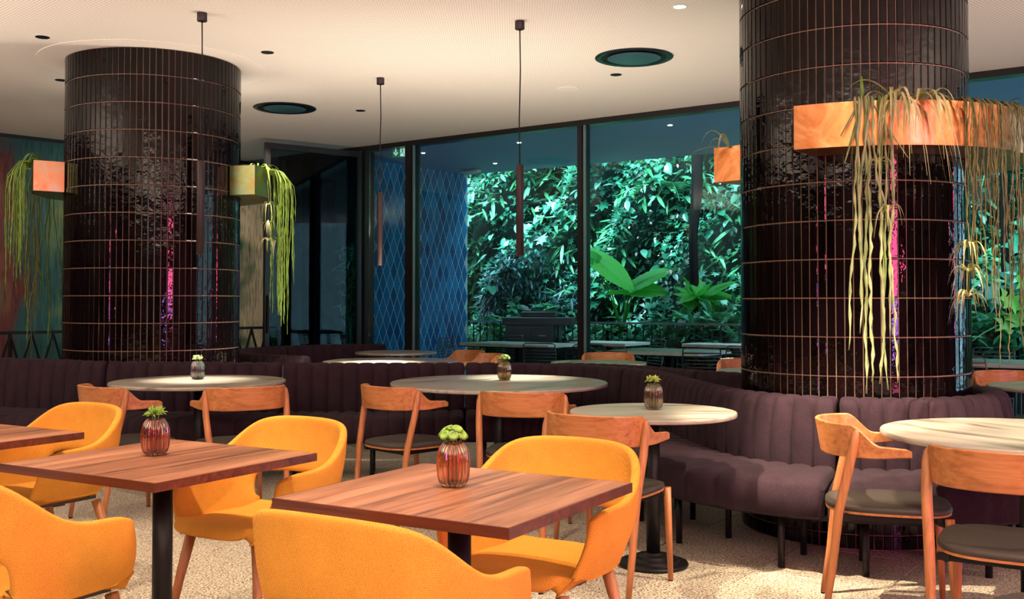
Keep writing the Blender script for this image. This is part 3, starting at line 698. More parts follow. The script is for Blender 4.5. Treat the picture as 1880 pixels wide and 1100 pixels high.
# ================================================================== VASES AND FLOWERS
prof = [(.024, 0), (.030, .003), (.038, .012), (.0425, .028), (.0445, .055), (.0435, .085), (.039, .106), (.031, .119), (.027, .125)]
def vase(c, z, mat, label, g, fm, fl_label, kind):
    t = thing('ribbed_vase', label, 'vase', (c[0], c[1], z+.001), 0, 'ribbed glass vases')
    mb = MB(); pin = [(.0235, .124), (.028, .116), (.0355, .104), (.040, .085), (.041, .055), (.039, .030), (.034, .015), (.001, .010)]
    mb.lathe(prof+pin, 144, cap=False, ribs=18, amp=.085, ribf=[.4, .8, 1, 1, 1, 1, 1, .7, .3]+[.2]*8); mb.f.append(tuple(range(143, -1, -1))); mb.mi.append(0)
    mb.build('body', mat, t, True)
    rnd = random.Random(int(c[0]*100)+3)
    f = thing('green_flowers', fl_label, 'flowers', (c[0], c[1], z+.012), 0, 'green flowers in vases')
    heads = []
    if kind == 'button':
        heads = [(0, 0, .150)]+[(.030*math.cos(a), .030*math.sin(a), .138+rnd.uniform(-.004, .004)) for a in [k*2*PI/7+.3 for k in range(7)]]+[(.012, -.014, .152), (-.014, .012, .150)]
        for hx, hy, hz in heads:
            mb = MB(); tl = Matrix.Translation((hx, hy, hz)) @ Matrix.Rotation(.9*hx/.03, 4, 'Y') @ Matrix.Rotation(-.9*hy/.03, 4, 'X')
            pr = MB(); pr.lathe([(.001, -.005), (.008, -.006), (.0145, -.002), (.0165, .002), (.013, .006), (.008, .006), (.006, .003), (.002, .0045), (.0005, .005)], 40, ribs=13, amp=.09, ribf=[0, .6, 1, 1, 1, .8, .5, 0, 0])
            mb.add([tl @ Vector(v) for v in pr.v], pr.f); mb.build('flower', fm, f, True)
    else:
        heads = [(.010, .006, .132), (-.016, .008, .130), (.002, -.017, .130)]
        for hx, hy, hz in heads:
            mb = MB()
            for k in range(58):
                a = rnd.uniform(0, 2*PI); e = rnd.uniform(-.15, 1.45); L_ = rnd.uniform(.020, .030); d = Vector((math.cos(a)*math.cos(e), math.sin(a)*math.cos(e), math.sin(e)))
                p = Vector((hx, hy, hz)); mid = p+d*L_*.6; end = p+d*L_+Vector((0, 0, -.004 if e < .5 else -.002))+Vector((-d.y, d.x, 0))*.003
                mb.tube([p, mid, end], [.0010, .0019, .0012], 4)
            mb.build('flower', fm, f, True)
    for hx, hy, hz in heads: MB().tube([(hx*.35, hy*.35, .002), (hx*.5, hy*.5, .07), (hx*.6, hy*.6, .105), (hx, hy, hz-.003)], .0014, 5).build('stem', m_stem, f, True)
vp = atZ(832, 893, .74); vase((vp.x, vp.y), .74, m_vase_a, 'amber ribbed glass vase on the front centre walnut table', 0, m_mum, 'round green button blooms in the amber vase', 'button')
vp = atZ(285, 836, .74); vase((vp.x, vp.y), .74, m_vase_b, 'rose brown ribbed glass vase on the walnut table further left', 0, m_mum, 'spidery green bloom in the rose brown vase', 'spider')
vp = atZ(363, 697, .74); vase((vp.x, vp.y), .74, m_vase_d, 'clear ribbed glass vase on the round table before the left column', 0, m_mum3, 'pale cream green bloom in the clear vase', 'spider')
vp = atZ(926, 698, .74); vase((vp.x, vp.y), .74, m_vase_c, 'golden ribbed glass vase on the large middle round table', 0, m_mum, 'green button blooms in the golden vase', 'button')
vp = atZ(1200, 752, .74); vase((vp.x, vp.y), .74, m_vase_e, 'smoky ribbed glass vase on the small round table at the bench', 0, m_mum2, 'lime yellow spidery bloom in the smoky vase', 'spider')
# ================================================================== PENDANTS, CEILING FITTINGS
m_lens = simple('lamp_lens', (1, .9, .75), .4, emit=(1, .85, .62), estr=14)
def pendant(x, y, label, e=230):
    t = thing('pendant_lamp', label, 'lamp', (x, y, H), 0, 'slim tube pendant lamps')
    sharp(MB().lathe([(.032, -.058), (.034, -.055), (.034, 0)], 28).build('canopy', m_dark, t), 40)
    MB().tube([(0, 0, -.056), (.004, 0, -.35), (-.004, 0, -.7), (0, 0, -1.02)], .0045, 8).build('cord', m_black, t, True)
    mb = MB(); mb.lathe([(.005, -1.012), (.026, -1.016), (.027, -1.02), (.027, -1.652), (.0245, -1.655), (.0235, -1.652), (.0235, -1.64)], 28, cap=False); sharp(mb.build('tube_shade', m_dark, t), 40)
    MB().lathe([(.0233, -1.646), (.0233, -1.642)], 24).build('lens', m_lens, t)
    spot('pendant_light', (x, y, H-1.66), (x, y, 0), e, 56, 1.0, (1, .86, .68), .02)
pendant(-2.12, 7.03, 'tube pendant lamp hanging in front of the left column')
pendant(.055, 7.24, 'tube pendant lamp hanging over the large middle table')
pendant(-1.16, 9.08, 'tube pendant lamp hanging farthest back, beside the open glass door', 420)
def down(px, py, label, lit=False):
    p = atZ(px, py, H); t = thing('downlight', label, 'downlight', (p.x, p.y, H), 0, 'small ceiling downlights')
    mb = MB(); mb.lathe([(.050, 0), (.050, -.004), (.042, -.004), (.040, -.001)], 28, cap=False); mb.build('trim_ring', m_white if lit else m_black, t)
    MB().lathe([(.0405, -.0012), (.0405, -.0008)], 24).build('lens', m_lens if lit else m_black, t)
for a in ((78, 68, 'black recessed ceiling spot above the left planter, far left'), (491, 96, 'black recessed ceiling spot right of the left column top'), (662, 203, 'black recessed ceiling spot behind the farthest pendant cord'),
          (1131, 137, 'black recessed ceiling spot just below the large round ceiling vent'), (112, 147, 'black recessed ceiling spot half hidden by the left column'), (1248, 12, 'glowing white recessed ceiling spot near the top edge')): down(*a, lit=a[0] == 1248)
for (x, y), lb in (((1164, 105), 'large round black ceiling vent left of the right column'), ((523, 198), 'round black ceiling vent right of the left column')):
    p = atZ(x, y, H); t = thing('ceiling_vent', lb, 'vent', (p.x, p.y, H), 0, 'round ceiling vents'); r_ = .315
    sharp(MB().lathe([(r_, 0), (r_, -.006), (r_-.012, -.012), (r_-.05, -.004), (r_-.05, 0)], 56, cap=False).build('rim', simple('vent_black', (.01, .02, .026), .2), t))
    sharp(MB().lathe([(.001, -.020), (.19, -.022), (.215, -.012), (.20, -.004), (.001, -.004)], 48).build('damper_disc', simple('vent_disc', (.03, .09, .11), .35), t))
    MB().lathe([(r_-.045, -.0015), (r_-.045, -.001)], 48).build('throat', m_black, t)
p = atZ(1043, 163, H); t = thing('ceiling_speaker', 'flat round white speaker grille on the ceiling', 'speaker', (p.x, p.y, H))
MB().lathe([(.105, 0), (.105, -.004), (.10, -.007)], 40).build('grille', m_plain, t)
# ================================================================== COPPER PLANTERS
def planter(c, ri, ro, z0, z1, a0, a1, mat, label):
    t = thing('planter_trough', label, 'planter', (c[0], c[1], 0)); n = 48; w = .006
    def ring(r0, r1, za, zb, name, m):
        rows = []
        for i in range(n+1):
            a = R(a0+(a1-a0)*i/n); rows.append([(r*math.cos(a), r*math.sin(a), z) for r, z in ((r0, za), (r1, za), (r1, zb), (r0, zb))])
        mb = MB(); mb.grid(rows, True); k = len(mb.v); mb.f += [(3, 2, 1, 0), (k-4, k-3, k-2, k-1)]; mb.mi += [0, 0]; return sharp(mb.build(name, m, t), 30)
    ring(ro-w, ro, z0, z1, 'outer_panel', mat); ring(ri, ri+w, z0, z1, 'inner_panel', mat); ring(ri+w, ro-w, z0, z0+w, 'base_panel', mat); ring(ri+w, ro-w, z0+w, z1-.03, 'soil', m_soil)
    for a in (R(a0), R(a1)):
        d = Vector((math.cos(a), math.sin(a), 0)); MB().bar(d*ri+Vector((0, 0, (z0+z1)/2)), d*ro+Vector((0, 0, (z0+z1)/2)), .006, z1-z0).build('end_panel', m_copper if mat is m_copper or a == R(a0) and False else mat, t)
    return t
planter(C2, R2+.012, .93, 2.03, 2.25, -125, 135, m_copper, 'curved copper planter wrapped round the right column')
pl1 = planter(C1, R1+.012, .935, 2.145, 2.385, -15, 215, m_copper2, 'patinated copper planter wrapped round the back of the left column')
pl1.children[-1].data.materials[0] = m_copper; pl1.children[-1]['label'] = 'bright orange copper end panel'
# ------------------------------------------------------------------ hanging plants
rp = random.Random(21)
def strand(c, ang, r, ztop, zend, mat, parent, thick=.006, wob=.02, seg=.045, over=.05, flat=.55, spread=0):
    seg = seg*rp.uniform(.7, 1.5); drift = rp.uniform(-.010, .010)*wob/.05
    """a jointed cactus strand spilling over the planter rim and hanging down"""
    a = R(ang); d = Vector((math.cos(a), math.sin(a), 0)); tdir = Vector((-d.y, d.x, 0))
    pts = [Vector((c[0], c[1], ztop-.05))+d*(r-over-.03), Vector((c[0], c[1], ztop+.012))+d*(r-over*.6), Vector((c[0], c[1], ztop+.022))+d*(r+.002), Vector((c[0], c[1], ztop-.012))+d*(r+.022+rp.uniform(0, .02))]
    z = ztop-.03; off = 0; out = .028+rp.uniform(0, .02)
    if spread:
        e = rp.uniform(0, spread); sg = rp.uniform(-.5, .5)*spread
        pts += [Vector((c[0], c[1], ztop+.01-e*.15))+d*(r+.03+e*.5)+tdir*sg*.4, Vector((c[0], c[1], ztop-.05-e*.3))+d*(r+.03+e*.85)+tdir*sg*.8]
        out += e*.92; off = sg; z = ztop-.09-e*.4
    while z > zend:
        z -= seg*.5; off += rp.uniform(-wob, wob)*.22+drift*.5; drift = drift*.9+rp.uniform(-.004, .004)*wob/.05; out += rp.uniform(-.004, .004)
        pts.append(Vector((c[0], c[1], z))+d*(r+max(.012, out))+tdir*off)
    rad = []
    for i in range(len(pts)): rad.append(thick*(1.0 if i % 2 else .45)*(1 if i < len(pts)-2 else .5))
    MB().tube(pts, rad, 6, flat=flat).build('strand', mat, parent, True); return pts
def blade(p0, d, L, h, mat, parent, w=.009, droop=1.0):
    """long arching leaf with a folded section"""
    d = Vector(d).normalized(); s_ = Vector((-d.y, d.x, 0)); rows = []; n = 10
    for i in range(n+1):
        u = i/n; p = Vector(p0)+d*(L*(u-.18*u*u))+Vector((0, 0, h*4*u*(1-u)*.6+h*u*.4-droop*L*.9*u*u*u)); ww = w*(math.sin(PI*min(1, u*.85+.15)))**.7*(1-u**4)+.0006
        rows.append([p-s_*ww, p+Vector((0, 0, -ww*.5)), p+s_*ww])
    return rows
def tuft(c, n, Lr, mat, parent, name='blade', w=.008, droop=1.0, hh=.08, each=True, rng=None):
    g = rng or rp; mball = MB()
    for k in range(n):
        a = g.uniform(0, 2*PI); L_ = g.uniform(*Lr); rows = blade(c, (math.cos(a), math.sin(a), 0), L_, hh*g.uniform(.5, 1.4), mat, parent, w*g.uniform(.7, 1.2), droop*g.uniform(.5, 1.4))
        if each: m_ = MB(); m_.grid(rows); m_.build(name, mat, parent, True)
        else: mball.grid(rows)
    if not each: return mball.build(name, mat, parent, True)
def ring_pt(c, ang, r, z): return (c[0]+r*math.cos(R(ang)), c[1]+r*math.sin(R(ang)), z)
def angpx(c, r, px):
    best = None
    for k in range(360, 0, -1):
        a = R(k-180); x, y = c[0]+r*math.cos(a), c[1]+r*math.sin(a)
        if math.cos(a)*x+math.sin(a)*y < 0:
            e = abs(940+F*x/y-px)
            if best is None or e < best[0]: best = (e, k-180)
    return best[1]
def zpx(c, r, ang, py): x, y, _ = ring_pt(c, ang, r, 0); return atY(940+F*x/y, py, y).z
RO = .93
# front group on the copper planter: pale jointed strands
t = thing('trailing_cactus', 'long pale jointed cactus strands hanging over the middle of the copper planter', 'hanging plant')
for px, ye, th in ((1578, 545, .011), (1587, 700, .012), (1597, 718, .012), (1606, 690, .011), (1618, 690, .010), (1632, 620, .009), (1612, 560, .009), (1640, 440, .007), (1592, 640, .010), (1625, 700, .010), (1572, 470, .009), (1600, 600, .011)):
    a = angpx(C2, RO+.04, px); strand(C2, a+rp.uniform(-1.5, 1.5), RO, 2.25, zpx(C2, RO+.04, a, ye), m_cactus2 if px != 1612 else m_cactus, t, th*.78, .035, .10)
for px, ye in ((1545, 250), (1555, 300), (1665, 290)):
    a = angpx(C2, RO+.04, px); q = angpx(C2, RO+.04, 1590)
    P0 = Vector(ring_pt(C2, q, RO-.02, 2.26)); P1 = Vector(ring_pt(C2, a, RO+.06, zpx(C2, RO+.06, a, ye)))
    MB().tube([P0, P0.lerp(P1, .2)+Vector((0, 0, .03)), P0.lerp(P1, .6)+Vector((0, 0, .01)), P1], [.006, .009, .010, .004], 6, flat=.5).build('strand', m_cactus2, t, True)
P0 = Vector(ring_pt(C2, angpx(C2, RO, 1588), RO-.05, 2.24)); MB().tube([P0, P0+Vector((.005, 0, .06)), P0+Vector((0, 0, .14))], [.008, .010, .007], 7).build('strand', m_cactus, t, True)
# spider plant on the planter
t = thing('spider_plant', 'striped spider plant arching over the rim of the copper planter', 'hanging plant')
for px, n, Lr in ((1640, 16, (.18, .36)), (1668, 18, (.20, .38)), (1700, 14, (.18, .34))):
    c_ = ring_pt(C2, angpx(C2, RO-.08, px), RO-.08, 2.23)
    for k in range(n):
        a = rp.uniform(R(150), R(395)); rows = blade(c_, (math.cos(a), math.sin(a), 0), rp.uniform(*Lr), rp.uniform(.05, .13), None, None, rp.uniform(.006, .010), rp.uniform(.6, 1.7))
        m_ = MB(); m_.grid(rows); m_.build('leaf', m_spider, t, True)
m_ = MB(); m_.grid(blade(ring_pt(C2, angpx(C2, RO-.08, 1655), RO-.08, 2.24), (-1, -.15, 0), .34, .15, None, None, .008, .05)); m_.build('leaf', m_spider, t, True)
for px, yy in ((1632, 385), (1612, 300)):
    a = angpx(C2, RO+.05, px); tuft(ring_pt(C2, a, RO+.05, zpx(C2, RO+.05, a, yy)), 9, (.05, .12), m_spider, t, 'plantlet_leaf', .005, 1.4, .04)
# spider plantlets hanging right side
t = thing('spider_plant', 'chain of spider plantlets dangling beside the right edge of the right column', 'hanging plant')
a = angpx(C2, RO, 1772); zz = [zpx(C2, RO, a, y) for y in (455, 500, 545)]
MB().tube([ring_pt(C2, a, RO-.05, 2.2), ring_pt(C2, a, RO+.02, 2.27), ring_pt(C2, a, RO+.03, 2.0), ring_pt(C2, a+2, RO+.02, 1.7), ring_pt(C2, a+1, RO+.02, zz[0]), ring_pt(C2, a, RO+.02, zz[2])], .002, 5).build('runner', m_old, t, True)
for z_ in zz: tuft(ring_pt(C2, a, RO+.02, z_), 20, (.06, .125), m_spider, t, 'plantlet_leaf', .006, 1.1, .045)
# dense olive strands at the right end
t = thing('trailing_cactus', 'dense curtain of thin olive strands at the right end of the copper planter', 'hanging plant')
for k in range(80):
    ang = rp.uniform(-76, -10) ; dz = rp.choice((.5, .8, 1.0, 1.15, 1.3))*rp.uniform(.7, 1.05)
    strand(C2, ang, RO, 2.25, 2.25-dz, m_old, t, rp.uniform(.004, .0065), .03, .07, over=rp.uniform(.03, .12))
for k in range(14):
    ang = rp.uniform(-72, -15); c_ = ring_pt(C2, ang, RO-.06, 2.24); a = R(ang)+rp.uniform(-1.1, 1.1)
    m_ = MB(); m_.grid(blade(c_, (math.cos(a), math.sin(a), 0), rp.uniform(.12, .28), rp.uniform(.04, .1), None, None, .006, 1.2)); m_.build('leaf', m_old, t, True)
# tuft at back-left end of the copper planter
t = thing('spider_plant', 'few long spider leaves sticking out left of the right column above the planter end', 'hanging plant')
for dx, dy, L_, hh, dr in ((-1, .1, .42, .02, .55), (-1, -.3, .25, .14, .3), (-.8, .5, .2, .1, .6), (-.6, -.8, .22, .12, .9)):
    m_ = MB(); m_.grid(blade(ring_pt(C2, 136, RO-.12, 2.24), (dx, dy, 0), L_, hh, None, None, .009, dr)); m_.build('leaf', m_spider, t, True)
# left column plants
t = thing('trailing_cactus', 'green trailing cactus spilling off the left end of the left column planter', 'hanging plant')
for k in range(30):
    ang = rp.uniform(186, 214); strand(C1, ang, .935, 2.385, 2.385-rp.choice((.45, .8, 1.0, .9))*rp.uniform(.75, 1.08), m_cactus, t, rp.uniform(.007, .011), .05, .08, spread=.19)
for k in range(6):
    a = R(rp.uniform(150, 260)); m_ = MB(); m_.grid(blade(ring_pt(C1, 205, .85, 2.37), (math.cos(a), math.sin(a), 0), rp.uniform(.2, .34), .13, None, None, .007, .9)); m_.build('leaf', m_cactus, t, True)
t = thing('trailing_cactus', 'darker tangled strands reaching the railing, between left planter and left column', 'hanging plant')
for k in range(20):
    ang = rp.uniform(168, 186); strand(C1, ang, .90, 2.33, 2.33-rp.choice((1.2, 1.5, 1.3))*rp.uniform(.75, 1.1), m_old if k % 2 else m_cactus, t, rp.uniform(.005, .009), .07, .09, spread=.12)
t = thing('trailing_cactus', 'bright green trailing cactus hanging right of the left column', 'hanging plant')
for k in range(34):
    ang = rp.uniform(-2, 22); strand(C1, ang, .935, 2.385, 2.385-rp.choice((.5, .9, 1.15, 1.3))*rp.uniform(.75, 1.08), m_cactus, t, rp.uniform(.006, .010), .05, .08, spread=.21)
for k in range(7):
    a = R(rp.uniform(-120, 60)); m_ = MB(); m_.grid(blade(ring_pt(C1, 6, .86, 2.37), (math.cos(a), math.sin(a), 0), rp.uniform(.15, .3), .1, None, None, .006, .9)); m_.build('leaf', m_cactus, t, True)
t = thing('spider_plant', 'small pale spider plantlets under the right end of the left column planter', 'hanging plant')
MB().tube([ring_pt(C1, 2, .80, 2.15), ring_pt(C1, 2, .93, 2.395), ring_pt(C1, 0, .96, 2.15), ring_pt(C1, 0, .955, 1.75)], .002, 5).build('runner', m_old, t, True)
for z_ in (2.08, 1.92, 1.78): tuft(ring_pt(C1, 0, .955, z_), 10, (.06, .12), m_spider, t, 'plantlet_leaf', .005, 1.5, .04)
tuft(ring_pt(C1, 20, 1.02, 1.80), 9, (.06, .12), m_spider, t, 'plantlet_leaf', .005, 1.5, .04)
# ================================================================== LATTICE RAILING before the mural
def lattice(a, b, z1, label, n):
    t = thing('lattice_railing', label, 'railing'); a, b = Vector((*a, 0)), Vector((*b, 0)); L_ = (b-a).length; d = (b-a)/L_
    up = Vector((0, 0, 1)); MB().bar(a+up*z1, b+up*z1, .05, .035).build('top_rail', m_black, t); MB().bar(a+up*.08, b+up*.08, .04, .03).build('bottom_rail', m_black, t)
    w_ = L_/n
    for i in range(n):
        p, q = a+d*w_*i, a+d*w_*(i+1)
        MB().bar(p+up*.09, q+up*(z1-.02), .012, .042, (d.y, -d.x, 0)).build('lattice_bar', m_black, t); MB().bar(q+up*.09, p+up*(z1-.02), .012, .042, (d.y, -d.x, 0)).build('lattice_bar', m_black, t)
    for i in range(0, n+1, 4): MB().bar(a+d*w_*i, a+d*w_*i+up*z1, .03).build('post', m_black, t)
lattice(Mp(-1.0, .45), Mp(4.35, .45), .92, 'dark diamond lattice railing running below the feather mural', 22)
# ================================================================== LED STRIP lamp (seen as pink streaks mirrored in the columns)
def led(z0, z1, col, e): return simple('led_%d' % int(z0*100), col, .5, emit=col, estr=e)
t = thing('neon_panel', 'tall pink and violet light panel behind the viewer, mirrored in both columns', 'light panel', (4.91, -2.09, 0), math.atan2(-.6, .8))
MB().box(-.60, .68, -.05, -.02, .3, 2.9).build('frame', m_black, t)
MB().box(-.15, .62, -.02, -.01, 1.2, 2.8).build('pink_tube', led(1.5, 2.8, (1, .10, .28), 60), t); MB().box(-.55, .05, -.02, -.01, .6, 1.4).build('violet_tube', led(.8, 1.5, (.5, .25, 1), 40), t)
t.rotation_euler = (0, 0, math.atan2(10.1, -7.2)-PI/2)
# ================================================================== EXIT SIGN, patio fittings
p = atY(733, 279, 12.95); ex = thing('exit_sign', 'green exit sign with arrow and running figure under the soffit', 'sign', (p.x, p.y, p.z), R(-6))
m_gsign = simple('sign_green', (.0, .13, .06), .4, emit=(.0, .16, .07), estr=.6); m_wsign = simple('sign_white', (.8, 1, .9), .4, emit=(.7, 1, .85), estr=.9)
MB().cbox(-.085, .085, -.008, .008, -.07, .07, .002).build('panel', m_gsign, ex)
hs = MB(); hs.box(-.125, .125, -.03, .03, .072, .092).box(-.01, .01, -.01, .01, .092, H-p.z); hs.build('housing', m_white, ex)
sy = MB()
sy.add([(x, -.0095, z) for x, z in ((-.050, .052), (-.036, .052), (-.036, -.01), (-.050, -.01))], [(0, 3, 2, 1)]).add([(x, -.0095, z) for x, z in ((-.075, -.008), (-.043, -.05), (-.011, -.008), (-.022, -.002), (-.043, -.028), (-.064, -.002))], [(0, 1, 4, 5), (1, 2, 3, 4)])
sy.build('arrow', m_wsign, ex)
sy = MB(); sy.add([(x, -.0095, z) for x, z in ((.014, -.056), (.072, -.056), (.072, .056), (.014, .056))], [(0, 1, 2, 3)]); sy.build('doorway', m_wsign, ex)
sy = MB()
def quad2(ps): sy.add([(x, -.0105, z) for x, z in ps], [tuple(range(len(ps)))])
quad2([(.043+.008*math.cos(k*PI/4), .038+.008*math.sin(k*PI/4)) for k in range(8)]); quad2([(.034, .005), (.046, .0), (.054, .026), (.043, .030)]); quad2([(.018, .022), (.022, .028), (.044, .026), (.042, .018)]); quad2([(.050, .022), (.066, .010), (.064, .004), (.048, .012)])
quad2([(.034, .006), (.045, .002), (.060, -.022), (.053, -.028)]); quad2([(.053, -.028), (.060, -.022), (.064, -.048), (.057, -.05)]); quad2([(.034, .006), (.040, -.004), (.022, -.026), (.016, -.022)]); quad2([(.022, -.026), (.016, -.022), (.002, -.040), (.008, -.046)])
sy.build('running_figure', m_gsign, ex)
m_cool = simple('reflected_glow', (1, 1, 1), .4, emit=(1, .95, .85), estr=25)
for (x, y), lb in (((953, 262), 'tiny glowing spot reflection seen behind the middle pendant cord'), ((777, 281), 'tiny glowing spot reflection beside the broad window post'), ((1230, 230), 'tiny glowing spot reflection above the tree trunk'), ((909, 300), 'faint tiny spot reflection above the leafy wall edge')):  # reflections of spots, built as glowing discs on the soffit
    p = atZ(x, y, H-.005); t = thing('spot_reflection', lb, 'downlight', (p.x, p.y, H-.002), 0, 'tiny spot reflections on the soffit'); MB().lathe([(.035, -.003), (.035, 0)], 16).build('trim_ring', m_white, t); MB().lathe([(.024, -.006), (.024, -.003)], 16).build('lens', m_cool, t)
p = atZ(864, 312, H-.005); t = thing('emergency_light', 'white oblong emergency light on the soffit beside the blue wall', 'emergency light', (p.x, p.y, H-.002), R(-35))
sharp(MB().cbox(-.17, .17, -.06, .06, -.05, 0, .02).build('housing', m_white, t))
# outdoor kitchen counter
CT = Vector(atY(925, 583, 14.9)); t = thing('outdoor_counter', 'black stone outdoor counter in front of the leafy wall', 'counter', (CT.x, CT.y, 0), R(-8)); m_stone = simple('black_stone', (.018, .026, .034), .35, var=.3)
sharp(MB().cbox(-.02, 1.0, -.02, .50, CT.z-.11, CT.z, .006).build('worktop', m_stone, t)); sharp(MB().cbox(.02, .72, .03, .46, -.02, CT.z-.11, .004).build('cabinet', m_stone, t))
for x0, x1 in ((.04, .38), (.40, .70)):
    d_ = sharp(MB().cbox(x0, x1, .012, .03, .08, CT.z-.16, .003).build('door', m_stone, t)); MB().bar((x0+.1, 0, CT.z-.26), (x1-.1, 0, CT.z-.26), .012).build('handle', m_alu, d_)
sharp(MB().cbox(.78, .80, .03, .46, -.02, CT.z-.11, .004).build('side_panel', m_stone, t))
t = thing('grill_box', 'low dark box standing on the outdoor counter', 'box', (CT.x+.25, CT.y+.15, CT.z), R(-8)); sharp(MB().cbox(0, .5, 0, .3, .0, .085, .01).build('body', m_stone, t)); MB().cbox(.02, .48, .02, .28, .085, .10, .004).build('lid', m_black, t)
t = thing('slatted_crate', 'small dark crate beside the outdoor counter, below its worktop', 'crate', (CT.x+.86, CT.y-.2, -.02), R(-8))
for k in range(6): MB().cbox(0, .32, 0, .25, .05+k*.12, .14+k*.12, .004).build('slat', m_stone, t)
for x in (.01, .29): MB().box(x, x+.02, .01, .03, 0, .78).build('post', m_black, t)
# patio railing behind
t = thing('patio_railing', 'thin pale rail with dark bars in front of the garden bed', 'railing'); a_, b_ = Gp(1.2, 1.75), Gp(7.5, 1.75); Zr = .97
MB().bar(a_+Vector((0, 0, Zr)), b_+Vector((0, 0, Zr)), .04, .03).build('top_rail', m_alu, t)
for k in range(50): p = a_.lerp(b_, k/49); MB().bar(p+Vector((0, 0, -.02)), p+Vector((0, 0, Zr-.015)), .018).build('bar', m_black, t)
# patio tables and wire chairs
m_ptop = simple('patio_top', (.70, .64, .54), .4, var=.15)
def ptable(px, py, w, d, rz, label):
    p = atZ(px, py, .72); t = thing('patio_table', label, 'table', (p.x, p.y, -.02), rz, 'black patio tables with pale tops')
    sharp(MB().cbox(-w/2, w/2, -d/2, d/2, .69, .70, .002).build('rim', m_black, t)); sharp(MB().cbox(-w/2, w/2, -d/2, d/2, .70, .74, .003).build('tabletop', m_ptop, t))
    MB().bar((0, 0, .02), (0, 0, .69), .07).build('pole', m_black, t); MB().cbox(-.25, .25, -.25, .25, 0, .02, .004).build('base', m_black, t)
ptable(952, 630, 1.45, .75, aw, 'long patio table before the black counter, left of the window post')
ptable(1118, 628, .9, .7, aw, 'far patio table below the elephant ear plant')
ptable(1228, 643, 1.15, .85, aw, 'patio table in the pane left of the right column')
ptable(1330, 631, .9, .7, aw, 'farther patio table touching the left edge of the right column')
ptable(1856, 664, 1.2, .8, aw, 'blue-white patio table in the pane at the right edge')
m_wire = simple('wire_bronze', (.07, .055, .05), .4)
def make_wire(label):
    t = thing('wire_chair', label, 'chair', group='black wire chairs on the patio')
    for s_ in (-1, 1): MB().tube([(s_*.20, .20, 0), (s_*.20, .22, .44), (s_*.20, -.19, .43), (s_*.19, -.27, .80), (s_*.16, -.275, .815), (0, -.275, .815)], .008, 6).build('side_frame', m_wire, t, True); MB().tube([(s_*.20, -.24, 0), (s_*.20, -.17, .43)], .008, 6).build('leg', m_wire, t, True)
    for k in range(9): z = .47+k*.037; y = -.195-.075*(k+1)/10; MB().tube([(-.193, y, z), (0, y-.02, z), (.193, y, z)], .008, 5).build('back_wire', m_wire, t, True)
    for k in range(8): y = -.15+k*.05; MB().tube([(-.20, y, .435), (0, y, .42), (.20, y, .435)], .005, 5).build('seat_wire', m_wire, t, True)
    return t
wl = [((920, 617.5), -120, 'wire chair behind the long patio table, before the black counter'), ((1003, 629), 70, 'wire chair nearest the glass at the long patio table'), ((1036, 620), 220, 'wire chair at the far right end of the long patio table'),
      ((848, 622), -30, 'wire chair at the left end of the long patio table, before the blue wall'), ((1100, 632), 60, 'wire chair just right of the window post'), ((1174, 624), 200, 'wire chair beyond the patio table below the elephant ear'),
      ((1292, 638), 75, 'wire chair nearest the glass at the patio table left of the right column'), ((1347, 634), 100, 'wire chair touching the left edge of the right column'), ((1168, 636), 30, 'wire chair at the left end of the middle patio table'),
      ((1828, 641), 250, 'wire chair behind the patio table at the right edge'), ((1796, 653), 40, 'wire chair in front of the patio table at the right edge')]
wc0 = None
for (px, py), a, lb in wl:
    p = atZ(px, py, .795)
    if wc0 is None: wc0 = make_wire(lb); wc0.location = (p.x, p.y, -.02); wc0.rotation_euler = (0, 0, R(a-90))
    else: dup(wc0, (p.x, p.y, -.02), R(a-90), lb)
# ================================================================== GARDEN
def leaf_shape(kind):
    """template: verts, faces; leaf lies in xy, grows along +y, normal +z, length 1"""
    if kind == 'oval': o = [(0, 0), (.20, .18), (.27, .42), (.20, .72), (0, 1)]
    elif kind == 'long': o = [(0, 0), (.06, .15), (.09, .45), (.06, .8), (0, 1)]
    elif kind == 'heart': o = [(0, .12), (.20, -.06), (.38, .10), (.42, .35), (.30, .65), (.12, .90), (0, 1)]
    elif kind == 'lobed': o = [(0, .02), (.10, .05), (.42, -.02), (.24, .20), (.55, .36), (.26, .42), (.40, .78), (.14, .62), (0, 1)]
    else: o = [(0, 0), (.25, .35), (0, 1)]
    n = len(o); vs = []
    for x, y in o: vs.append((x, y, .18*x-.25*y*y*.6))
    for x, y in o[1:-1]: vs.append((-x, y, .18*x-.25*y*y*.6))
    fs = []; L = [0]+[n+i for i in range(n-2)]+[n-1]
    mid0 = len(vs)
    mids = []
    for i in range(1, n-1): mids.append(len(vs)); vs.append((0, max(.02, o[i][1]) if kind != 'lobed' else .02+.98*i/(n-1), -.02-.15*o[i][1]**2))
    M_ = [0]+mids+[n-1]
    for i in range(n-1):
        for a, b in ((i, L),):
            pass
        f1 = [M_[i], i, i+1, M_[i+1]]; f2 = [M_[i+1], L[i+1], L[i], M_[i]]
        for f in (f1, f2):
            g = [];
            for q in f:
                if q not in g: g.append(q)
            if len(g) > 2: fs.append(tuple(g))
    return np.array(vs), fs
